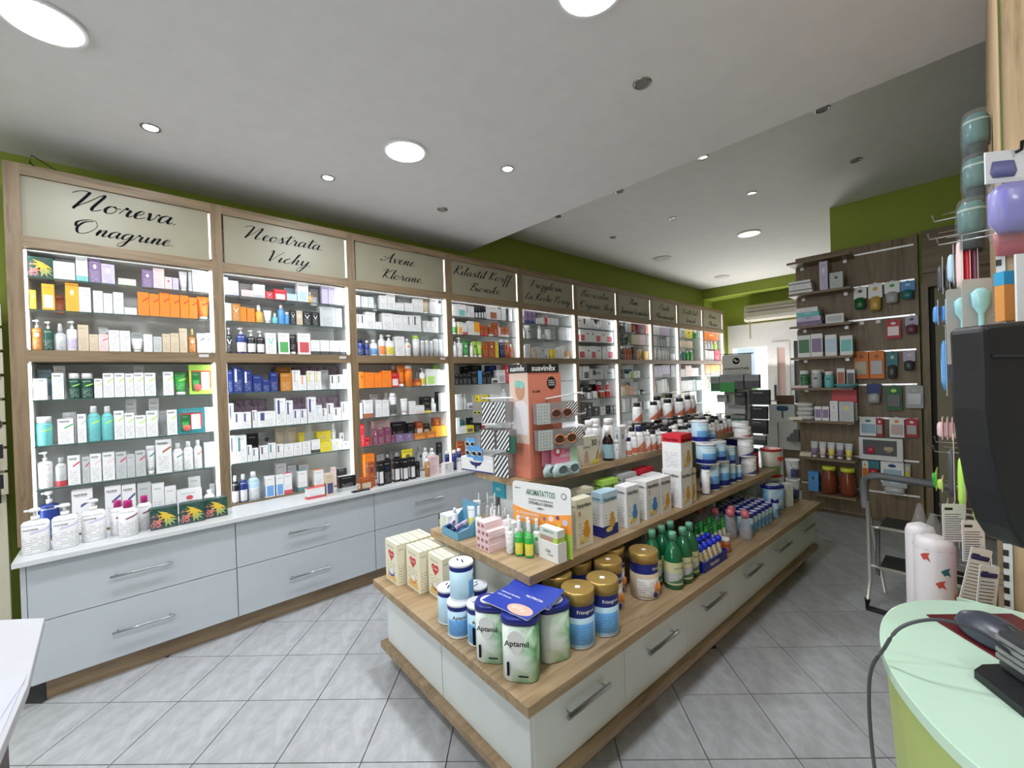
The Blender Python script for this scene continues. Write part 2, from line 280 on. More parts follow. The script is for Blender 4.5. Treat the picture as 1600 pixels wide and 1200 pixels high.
# ---------------------------------------------------------------- package builders (base at z=0, front towards -y)
ORD = 'first second third fourth fifth sixth seventh eighth ninth tenth eleventh twelfth thirteenth fourteenth fifteenth sixteenth seventeenth eighteenth nineteenth twentieth twenty-first twenty-second twenty-third twenty-fourth twenty-fifth twenty-sixth'.split()
PATW = {'s': '%s slash', 'b': '%s foot band', 'p': '%s label', 'P': '%s front', 'h': '%s upper half', 'd': '%s emblem', 'v': '%s chevron', 't': 'vertical %s print', 'q': '%s swoosh', 'x': 'painted flowers', 'i': 'painted irises', 'z': '%s diagonal stripes', 'r': '%s panel'}
CATS = {'carton': 'box', 'slim_carton': 'box', 'flat_carton': 'box', 'tube': 'tube', 'pump_bottle': 'bottle', 'bottle': 'bottle', 'jar': 'jar', 'spray_can': 'can', 'spray_bottle': 'bottle', 'gift_box': 'box'}
def feat(col, pat, acc):
    a = PAL.get(acc, ('dark',))[0]
    return PAL[col][0], (PATW[pat] % a if '%s' in PATW.get(pat, '') else PATW.get(pat, 'fine print'))
def package(code, w, h, d, loc, rz=0, cap=None):
    """one package; returns (root object, kind name)"""
    k, col, pat, acc = code; mt = pmat(col, pat, acc, 'b' if k in 'bxw' else 'r'); B = MB(); W2 = w / 2
    if k == 'b':
        nm = 'slim_carton' if h > 2.6 * w else ('flat_carton' if w > 1.2 * h else 'carton')
        B.box(-W2, W2, 0, d, 0, h); o = B.build(nm, mt, None, loc, rz); return o, nm
    if k in 'xw':
        e = empty('gift_box', loc, rz); B.box(-W2, W2, 0, d, 0, h).build('box_body', pmat(col, pat if pat in 'xiP' else 'x' if k == 'x' else 'P', acc, 'b'), e)
        if k == 'w' and pat not in 'i':
            MB().box(-W2 * .8, -W2 * .1, -.004, 0, h * .12, h * .75).build('window_tube', pmat('d', 'p', 'g', 'r'), e); MB().box(0, W2 * .7, -.004, 0, h * .15, h * .75).build('window_carton', pmat('W', 's', 'l'), e)
            MB().loft([(h * .1, .001, .001), (h * .13, W2 * .25, .004), (h * .3, W2 * .3, .005), (h * .35, .001, .001)], 10, True, 0, -W2 * .35, -.006).build('gift_tag', plain('coral_tag', (.75, .15, .12)), e)
            MB().box(-W2, W2, -.002, 0, h * .82, h).build('header_flap', pmat(col, '-', '-'), e)
        elif k == 'x':
            for c_, pts in (('petal_yellow', (.70, .50, .05)), ('petal_pink', (.62, .20, .18)), ('leaf_pale', (.35, .42, .15))):
                Bq = MB(); n0 = {'petal_yellow': 6, 'petal_pink': 5, 'leaf_pale': 4}[c_]; cx, cz, L_ = {'petal_yellow': (.10 * w, .66 * h, .40 * h), 'petal_pink': (-.22 * w, .36 * h, .24 * h), 'leaf_pale': (.12 * w, .45 * h, .42 * h)}[c_]
                for q in range(n0):
                    a = q * {'petal_yellow': .62, 'petal_pink': 1.25, 'leaf_pale': -.5}[c_] + (2.6 if c_ != 'leaf_pale' else -.3); ca, sa = math.cos(a), math.sin(a); cl = lambda z: min(max(z, .03 * h), .97 * h); cq = lambda x: min(max(x, -W2 * .95), W2 * .95)
                    Bq.plate([(cq(cx + x * ca - z * sa), cl(cz + x * sa + z * ca)) for x, z in ((.0, -.008 * 1), (L_ * .45, -L_ * .13), (L_, 0), (L_ * .45, L_ * .13), (0, .004))], -.0016 - .0003 * q - (.001 if c_ == 'petal_yellow' else 0), 0)
                Bq.build(c_ + '_print', plain(c_, pts, .5), e)['kind'] = 'stuff'
        else: MB().box(-W2 * .5, W2 * .6, -.0015, 0, h * .06, h * .10).build('print_band', WINK, e)
        return e, 'gift_box'
    e = empty({'t': 'tube', 'p': 'pump_bottle', 'o': 'bottle', 'j': 'jar', 's': 'spray_can', 'r': 'spray_bottle'}[k], loc, rz); r = W2; cy = min(r, d / 2 + .01)
    wc = plain('white_plastic', (.82, .82, .83), .3)
    if cap is None: cap = {'K': 'black', 'B': 'navy'}.get(acc if pat == 'p' else '', None)
    cm = plain('black_plastic', (.015, .015, .018), .3) if cap == 'black' else plain('navy_plastic', (.01, .015, .09), .3) if cap == 'navy' else wc
    if col == 'G' and k in 'or': cm = plain('grey_plastic', (.5, .5, .52), .3)
    ry = min(r, .032)
    if k == 't':
        B.loft([(h * .13, r * .66, ry * .8), (h * .3, r * .78, ry * .75), (h * .7, r * .92, ry * .4), (h * .95, r, .003), (h, r, .002)], 14, True, 0, 0, cy, (0, h)).build('tube_body', mt, e)
        MB().loft([(0, r * .68, ry * .85), (h * .13, r * .66, ry * .8)], 14, True, 0, 0, cy).build('cap', wc, e)
    elif k == 'p':
        hb = h * .74; n = 3.2 if w > .07 else 2.2
        B.loft([(0, r * .94, ry * .95), (.006, r, ry), (hb * .9, r, ry), (hb * .97, r * .85, ry * .8), (hb, r * .35, ry * .4)], 16, True, 0, 0, cy, None, n).build('bottle_body', mt, e)
        P = MB().loft([(hb, r * .34, r * .34), (hb + h * .09, r * .34, r * .34)], 10, True, 0, 0, cy); P.loft([(hb + h * .09, r * .14, r * .14), (h * .93, r * .14, r * .14)], 8, True, 0, 0, cy)
        P.loft([(h * .93, r * .42, r * .42), (h * .97, r * .45, r * .45), (h, r * .36, r * .36)], 10, True, 0, 0, cy); P.box(-r * .75, 0, cy - r * .1, cy + r * .1, h * .945, h * .985); P.build('pump_head', cm, e)
    elif k == 'o':
        hb = h * .80
        B.loft([(0, r * .92, ry * .92), (.005, r, ry), (hb * .86, r, ry), (hb * .96, r * .7, ry * .7), (hb, r * .45, min(ry, r * .45))], 14, True, 0, 0, cy).build('bottle_body', mt, e)
        MB().loft([(hb, r * .5, min(ry, r * .5)), (h * .98, r * .46, min(ry, r * .46)), (h, r * .4, min(ry, r * .4))], 12, True, 0, 0, cy).build('cap', cm, e)
    elif k == 'j':
        B.loft([(0, r * .95, r * .95), (.004, r, r), (h * .7, r, r), (h * .78, r * .85, r * .85)], 16, True, 0, 0, r).build('jar_body', mt, e)
        MB().loft([(h * .78, r * .9, r * .9), (h * .99, r * .9, r * .9), (h, r * .85, r * .85)], 16, True, 0, 0, r).build('lid', cm, e)
    elif k == 's':
        B.loft([(0, r, r), (h * .8, r, r), (h * .84, r * .8, r * .8)], 14, True, 0, 0, r).build('can_body', mt, e)
        MB().loft([(h * .82, r * .92, r * .92), (h * .95, r * .9, r * .9), (h, r * .6, r * .6)], 14, True, 0, 0, r).build('cap', plain('lime_cap', (.45, .7, .1), .3) if acc == 'G' else wc, e)
    else:
        hb = h * .66
        B.loft([(0, r * .95, ry * .95), (.005, r, ry), (hb * .88, r, ry), (hb, r * .5, ry * .5)], 14, True, 0, 0, cy).build('bottle_body', mt, e)
        MB().loft([(hb, r * .48, ry * .5), (hb + h * .1, r * .46, ry * .48), (h * .96, r * .34, ry * .36), (h, r * .3, ry * .3)], 12, True, 0, 0, cy).build('spray_head', plain('gold_cap', (.6, .42, .15), .25, .8) if col == 'A' else cm, e)
    return e, e.name.split('.')[0]
# ---------------------------------------------------------------- room shell
def struct(o): return tag(o, kind='structure')
GREEN = plain('lime_wall_paint', (.25,.31,.035), .7); CEIL = plain('ceiling_paint', (.74, .74, .75), .85); CEIL2 = plain('far_ceiling_paint', (.70, .69, .67), .85); WHT = plain('white_laminate', (.62, .635, .65), .32)
WHT2 = plain('white_frame_paint', (.75, .76, .78), .4); GREY = plain('pale_wall_paint', (.6, .6, .58), .8)
struct(MB().box(-4.2, 9.0, YW, YW + .12, 0, 3.3).build('wall_left', GREEN))
struct(MB().box(-4.2, XE, -3.1, YW, ZN, 3.3).build('ceiling', CEIL)); struct(MB().box(XE, 8.95, -3.1, YW, ZF, 3.3).build('ceiling', CEIL2))
struct(MB().box(-4.3, -4.2, -3.1, YW, 0, 3.3).build('wall_rear', GREY)); struct(MB().box(-4.2, 9.0, -3.2, -3.1, 0, 3.3).build('wall_right', GREY))
BK = MB().box(XB, XB + .15, 3.32, YW, 0, 3.2).box(XB, XB + .15, -3.1, 1.75, 0, 3.2).box(XB, XB + .15, 1.75, 3.32, 2.36, 3.2)
struct(BK.build('wall_back', GREEN)); struct(MB().box(8.35, XB, -3.1, YW, 2.90, ZF).build('wall_back_beam', GREEN))
struct(MB().box(XB - .02, XB + .10, 1.75, 3.32, 1.99, 2.36).build('trim_1', WHT2))
# the short wall behind the slotted board, and the wall with the hooks beside the till
struct(MB().box(5.32, 5.6, -3.1, 1.0, 0, ZF).build('wall_partition', GREEN))
# door wall at the rear: glazed door, bright street outside
dr = struct(empty('door_1', (XB, 0, 0)))
MB().box(-.02, .06, 3.24, 3.32, 0, 1.99).box(-.02, .06, 2.56, 2.64, 0, 1.99).box(-.02, .06, 2.64, 3.24, 1.93, 1.99).build('door_frame', WHT2, dr)
MB().box(.02, .035, 2.64, 3.24, 0, 1.93).build('glass_pane', glassy('door_glass', (.9, .95, .95), .06), dr)
dl = struct(empty('door_2', (XB, 0, 0)))
MB().box(-.03, .06, 2.48, 2.56, 0, 1.99).box(-.03, .06, 2.28, 2.35, 0, 1.99).box(-.03, .06, 2.35, 2.48, 1.9, 1.99).box(-.03, .06, 2.35, 2.48, 0, .25).build('door_frame', WHT2, dl)
MB().box(.0, .015, 2.35, 2.48, .25, 1.9).build('curtain_pane', plain('pink_curtain', (.62, .46, .43), .8), dl)
MB().box(-.06, -.03, 2.505, 2.53, .92, 1.22).build('door_handle', plain('dark_metal', (.03, .03, .035), .3, .8), dl)
wn = struct(empty('window_1', (XB, 0, 0)))
MB().box(-.02, .05, 1.75, 1.83, 0, 1.99).box(-.02, .05, 2.22, 2.28, 0, 1.99).box(-.02, .05, 1.83, 2.22, .0, .1).build('window_frame', WHT2, wn)
MB().box(.02, .035, 1.83, 2.22, .1, 1.99).build('glass_pane', plain('dark_glass', (.05, .045, .04), .15), wn)
struct(MB().box(9.0, 30, -6, 22, -.12, -.02).build('pavement', plain('pale_paving', (.55, .54, .5), .8)))
hs = empty('building', (16, 6.0, 0), label='sunlit pale house across the street seen through the glass door', cat='building')
MB().box(0, 1, -3, 5, -.02, 6).build('house_wall', plain('pale_render', (.75, .74, .7), .8), hs)
for yy in (-.9, .1):
    f = MB().box(-.06, 0, yy, yy + .7, .9, 2.6).build('window_frame', WHT2, hs); MB().box(-.075, -.06, yy + .08, yy + .62, 1.0, 2.5).build('pane', plain('house_glass', (.25, .3, .38), .2), f)
for i, yy in enumerate((5.35, 6.3)):
    B = MB(); rr = random.Random(i)
    for q in range(60):
        x, y, z = rr.uniform(-.3, .3), rr.uniform(-.35, .35), rr.uniform(.35, 1.1); s_ = rr.uniform(.08, .16)
        B.loft([(z, .01, .01), (z + s_ * .5, s_, s_), (z + s_, .01, .01)], 6, False, 0, x, y)
    sh = empty('shrub', (15.2, yy, 0), label=('green shrub under the house window nearer the shelves' if i else 'green shrub under the house window nearer the open door'), cat='shrub', group='shrubs outside the door')
    B.build('foliage', plain('leaf_green', (.12, .28, .04), .7), sh)['kind'] = 'stuff'; MB().loft([(-.03, .2, .2), (.4, .24, .24)], 12).build('planter', plain('clay', (.4, .2, .1), .8), sh)
# floor of grey tiles laid diagonally; each near tile is its own piece
FL = struct(MB().box(-4.2, 9.0, -3.1, YW, -.1, -.006).build('floor', plain('grout', (.06, .06, .065), .9)))
def tile_mat():
    g = G('grey_floor_tile'); oi = g.n.new('ShaderNodeObjectInfo'); v = g.coord('Object', (1, 2.2, 1)); n = g.noise(v, 4.5, 5, .62, 1.2); n2 = g.noise(g.coord('Object', (1, 1, 1), (3, 1, 0)), 18, 3, .6)
    f = g.mt('ADD', g.mt('MULTIPLY', n, .75), g.mt('MULTIPLY', n2, .25)); col = g.ramp(f, [(.34, (.33, .335, .35)), (.52, (.43, .44, .46)), (.70, (.54, .55, .58))]); g.bump(n, .0008, .2)
    r = g.b.inputs['Roughness']; m = g.out(col, .33, 0, .45); return m
TM = tile_mat(); PSI = math.radians(46.0); S_ = .3306; OX, OY = -1.3774 * 1.45, 1.1197 * 1.45
t1 = Vector((math.sin(PSI), -math.cos(PSI))); t2 = Vector((math.cos(PSI), math.sin(PSI))); base = t1 * OX + t2 * OY
tb = MB(); hh = S_ / 2 - .0022; tb.box(-hh, hh, -hh, hh, -.006, 0); t0 = tb.build('tile', TM); tme = t0.data; bpy.data.objects.remove(t0)
farv = MB(); nt = []
for i in range(-16, 34):
    for j in range(-14, 34):
        c = base + t1 * S_ * (i + .5) + t2 * S_ * (j + .5)
        if not (-1.4 < c.x < 8.8 and -.5 < c.y < 3.55): continue
        if c.y > 3.2: continue
        # under the island and cabinets nothing shows
        lx, ly = (c.x - .891) * .9993 - (c.y - .951) * .0384, (c.x - .891) * .0384 + (c.y - .951) * .9993
        if .35 < lx < 2.75 and .3 < ly < .9: continue
        if c.x * .675 + c.y * .738 < .35: continue
        nt.append((c.x * .675 + c.y * .738, c))
nt.sort(key=lambda q: q[0])
for q, (dd, c) in enumerate(nt):
    if q < 235:
        o = bpy.data.objects.new('tile', tme); C.objects.link(o); o.parent = FL; o.location = (c.x, c.y, 0); o.rotation_euler = (0, 0, PSI)
    else:
        P = [c + t1 * a * hh + t2 * b * hh for a, b in ((-1, -1), (1, -1), (1, 1), (-1, 1))]; farv.quad([(p.x, p.y, -.0005) for p in P])
farv.build('far_tile', TM, FL)['kind'] = 'stuff'
# ---------------------------------------------------------------- ceiling lamps
def disc(B, r, z0, z1, seg=28): return B.loft([(z0, r, r), (z1, r, r)], seg, True)
RIM = plain('white_lamp_rim', (.75, .75, .76), .35); CHR = plain('brushed_nickel', (.35, .34, .32), .28, .9); DK = plain('lamp_cavity', (.05, .05, .055), .4)
def panel(x, y, z, r, on, label):
    e = empty('ceiling_panel_lamp', (x, y, z), label=label, cat='ceiling light', group='round panel lamps'); disc(MB(), r, -.012, .001, 36).build('rim', RIM, e)
    disc(MB(), r * .88, -.014, -.012, 36).build('diffuser', emit('lamp_diffuser', (.93, .96, 1.0), 14) if on == 1 else emit('dim_diffuser', (1, .95, .85), .9) if on == 2 else plain('off_diffuser', (.62, .60, .56), .4), e)
    if on == 1: area('panel_lamp_light', (x, y, z - .03), r * 1.7, 21, COOL)
panel(-.166, 2.25, ZN, .12, 1, 'large round lit ceiling lamp nearest the start of the shelf wall'); panel(1.255, 2.22, ZN, .12, 1, 'round lit ceiling lamp between the small spotlights')
panel(1.235, .885, ZN, .12, 1, 'round lit ceiling lamp cut off by the top of the picture')
panel(5.47, 1.80, ZF, .12, 2, 'softly glowing round lamp in the far ceiling'); panel(5.6, 2.95, ZF, .12, 0, 'unlit round lamp in the far ceiling near the shelves'); panel(7.5, 2.9, ZF, .12, 0, 'unlit round lamp in the far ceiling near the back beam')
def spot(x, y, z, on, label):
    e = empty('ceiling_spotlight', (x, y, z), label=label, cat='spotlight', group='small recessed spotlights')
    MB().loft([(.001, .042, .042), (-.004, .042, .042), (-.007, .036, .036), (.0, .030, .030)], 20, False).build('ring', CHR, e)
    disc(MB(), .030, -.003, -.001, 16).build('bulb', emit('spot_bulb', (.92, .96, 1), 40) if on else plain('spot_glass', (.28, .28, .29), .12, .3), e)
    if on: area('spot_light', (x, y, z - .02), .05, 1.4, COOL)
for x, y, on, lb in ((.154, 2.83, 1, 'small lit spotlight above the first shelf bay'), (1.03, 2.82, 1, 'small lit spotlight above the second shelf bay'), (1.86, 2.01, 1, 'small lit spotlight beside the round lamp'), (1.89, 2.8, 0, 'small unlit spotlight above the third shelf bay'), (1.815, 1.03, 0, 'unlit nickel spotlight in the middle of the near ceiling')):
    spot(x, y, ZN, on, lb)
for r_, (x, ys) in enumerate(((3.28, (.64, 1.38, 2.11, 2.83)), (4.28, (.63, 1.375, 2.125, 2.86)))):
    for k, y in enumerate(ys): spot(x, y, ZF, 0, 'unlit spotlight, %s from the partition in the %s row of the far ceiling' % (ORD[k], ('nearer', 'farther')[r_]))
# ---------------------------------------------------------------- wall of shelving, ten bays
SX = [-.37, .479, 1.337, 2.229, 3.126, 4.045, 4.92, 5.80, 6.62, 7.53, 8.40]
ZS = {'A': 2.068, 'B': 1.901, 'C': 1.690, 'D': 1.432, 'E': 1.193, 'F': .970, 'G': .703}
BAYN = ['Noreva', 'Neostrata', 'Avene', 'Rilastil', 'Frezyderm', 'Bioscalin', 'Nuxe', 'Trudi', 'Youth Lab', 'Uriea']
SIGN = [('Noreva.', 'Onagrine.'), ('Neostrata.', 'Vichy.'), ('Avene.', 'Klorane.'), ('Rilastil Korff.', 'Bionike.'), ('Frezyderm.', 'La Roche Posay.'), ('Bioscalin.', 'Organic Shop'), ('Nuxe', 'Janssen Cosmetics'), ('Trudi', 'Pharmasept'), ('Youth Lab', 'Somadi'), ('Uriea', 'Pharma')]
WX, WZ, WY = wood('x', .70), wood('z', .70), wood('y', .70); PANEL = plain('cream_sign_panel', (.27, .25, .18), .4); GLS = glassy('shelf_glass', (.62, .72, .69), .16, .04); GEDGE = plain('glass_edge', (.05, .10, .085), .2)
BACK = plain('shelf_back_white', (.84, .86, .84), .5); LED = emit('shelf_led', (.92, .97, 1.0), 9.5)
Y0, YBK = 3.25, 3.56
for b in range(10):
    xa, xb = SX[b], SX[b + 1]; xl, xr = (xa - .03 if b == 0 else xa + .0, xb)
    e = empty('shelf_bay', ((xa + xb) / 2, Y0, .70), label='oak framed wall shelf bay, %s from the near end, under its own cream sign' % ORD[b], cat='shelving', group='bays of the shelf wall')
    ox = (xa + xb) / 2; oz = .70; L, R = xa + .029 - ox, xb - .029 - ox
    def bb(name, m, *a, mi=0, **k): return MB().box(*a).build(name, m, e, **k)
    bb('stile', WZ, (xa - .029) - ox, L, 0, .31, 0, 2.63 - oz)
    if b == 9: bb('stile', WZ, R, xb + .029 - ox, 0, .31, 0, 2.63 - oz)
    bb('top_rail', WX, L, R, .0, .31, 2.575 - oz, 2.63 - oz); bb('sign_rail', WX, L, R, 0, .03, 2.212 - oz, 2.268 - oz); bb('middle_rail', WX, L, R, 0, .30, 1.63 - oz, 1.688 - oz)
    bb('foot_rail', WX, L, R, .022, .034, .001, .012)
    p = bb('sign_panel', PANEL, L + .012 if b else L, R - .012, .012, .022, 2.268 - oz, 2.575 - oz)
    w_ = R - L; l1, l2 = SIGN[b]; n1 = len(l1) + .5; n2 = len(l2) + .5; u = min(.048 if b < 3 else .058, w_ * .94 / max(n1, n2)); sc = min(u, .055)
    script(l1, p, (-.02 + (.03 if b == 0 else 0), .0105, 2.455 - oz), min(w_ * .88, n1 * u * (1.25 if b == 0 else 1.0)), INK, xh=.038 if b else .046)
    script(l2, p, (.0, .0105, 2.322 - oz), min(w_ * .88, n2 * u * .95), INK, xh=.036)
    bb('back_panel', BACK, L, R, .31, .325, 0, 2.6 - oz)
    bb('side_panel', BACK, L, L + .008, .045, .31, 0, 2.21 - oz); bb('side_panel', BACK, R - .008, R, .02, .31, 0, 2.21 - oz)
    bb('compartment_roof', BACK, L, R, .06, .31, 2.205 - oz, 2.212 - oz)
    for z in (2.068, 1.901, 1.432, 1.193, .970):
        g = MB().box(L + .009, R - .009, .022, .305, z - .006 - oz, z - .0005 - oz, 0).build('glass_shelf', GLS, e); MB().box(L + .009, R - .019, .0195, .022, z - .0062 - oz, z - .0005 - oz).build('glass_edge', GEDGE, g)
    for z0, z1 in ((1.70, 2.20), (.72, 1.62)):
        bb('led_strip', LED, R - .018, R - .010, .005, .022, z0 - oz, z1 - oz); bb('led_strip', LED, L + .0002, L + (.0018 if b else .006), .022, .043, z0 - oz, z1 - oz)
    bb('led_strip', LED, L + .02, R - .02, .034, .044, 2.236 - oz, 2.240 - oz)
    bb('led_strip', emit('sign_led', (1, 1, .95), 2.2), R - .010, R - .001, .010, .018, 2.28 - oz, 2.565 - oz)
    if b < 3: bb('price_holder', plain('pale_label', (.6, .55, .56), .5), R - .085, R - .035, -.004, .0, 1.66 - oz, 1.678 - oz)
# worktop and base cabinets
wt = MB().box(-.385, 8.43, 2.955, 3.575, .675, .70).build('worktop', WHT, bevel=.002); tag(wt, 'long white worktop running under the oak shelf wall', 'worktop')
STEEL = plain('brushed_steel', (.42, .43, .44), .3, .85); CAB = plain('white_drawer_front', (.47, .505, .535), .35)
def handle(parent, x, y, z, L_, m=STEEL, nm='handle', r=.0055):
    B = MB(); B.tube([(x - L_ / 2, y - .03, z), (x + L_ / 2, y - .03, z)], r, 10)
    for s_ in (-1, 1): B.tube([(x + s_ * (L_ / 2 - .02), y - .03, z), (x + s_ * (L_ / 2 - .02), y + .001, z)], .004, 6)
    return B.build(nm, m, parent)
for b in range(10):
    xa, xb = (SX[b] if b else -.362), SX[b + 1]; ox = (xa + xb) / 2; e = empty('drawer_cabinet', (ox, 2.99, 0), label='white two-drawer base cabinet, %s from the near end of the shelf wall' % ORD[b], cat='cabinet', group='drawer cabinets under the shelf wall')
    MB().box(xa - ox, xb - ox, .019, .57, .105, .675).build('carcass', CAB, e)
    if b == 0: MB().box(xa - ox - .002, xa - ox + .016, -.001, .019, .105, .672).build('end_panel', CAB, e)
    x0 = xa - ox + (.018 if b == 0 else .002)
    for k, (z0, z1, zh) in enumerate(((.397, .672, .532), (.108, .393, .248))):
        d = MB().box(x0, xb - ox - .002, 0, .018, z0, z1).build('drawer', CAB, e, bevel=.001); handle(d, (.06 - ox if b == 0 else .88 - ox if b == 1 else 0), 0, zh, .25)
    MB().box(xa - ox + (.06 if b == 0 else 0), xb - ox, .055, .075, 0, .104).build('plinth', wood('x', .8), e)
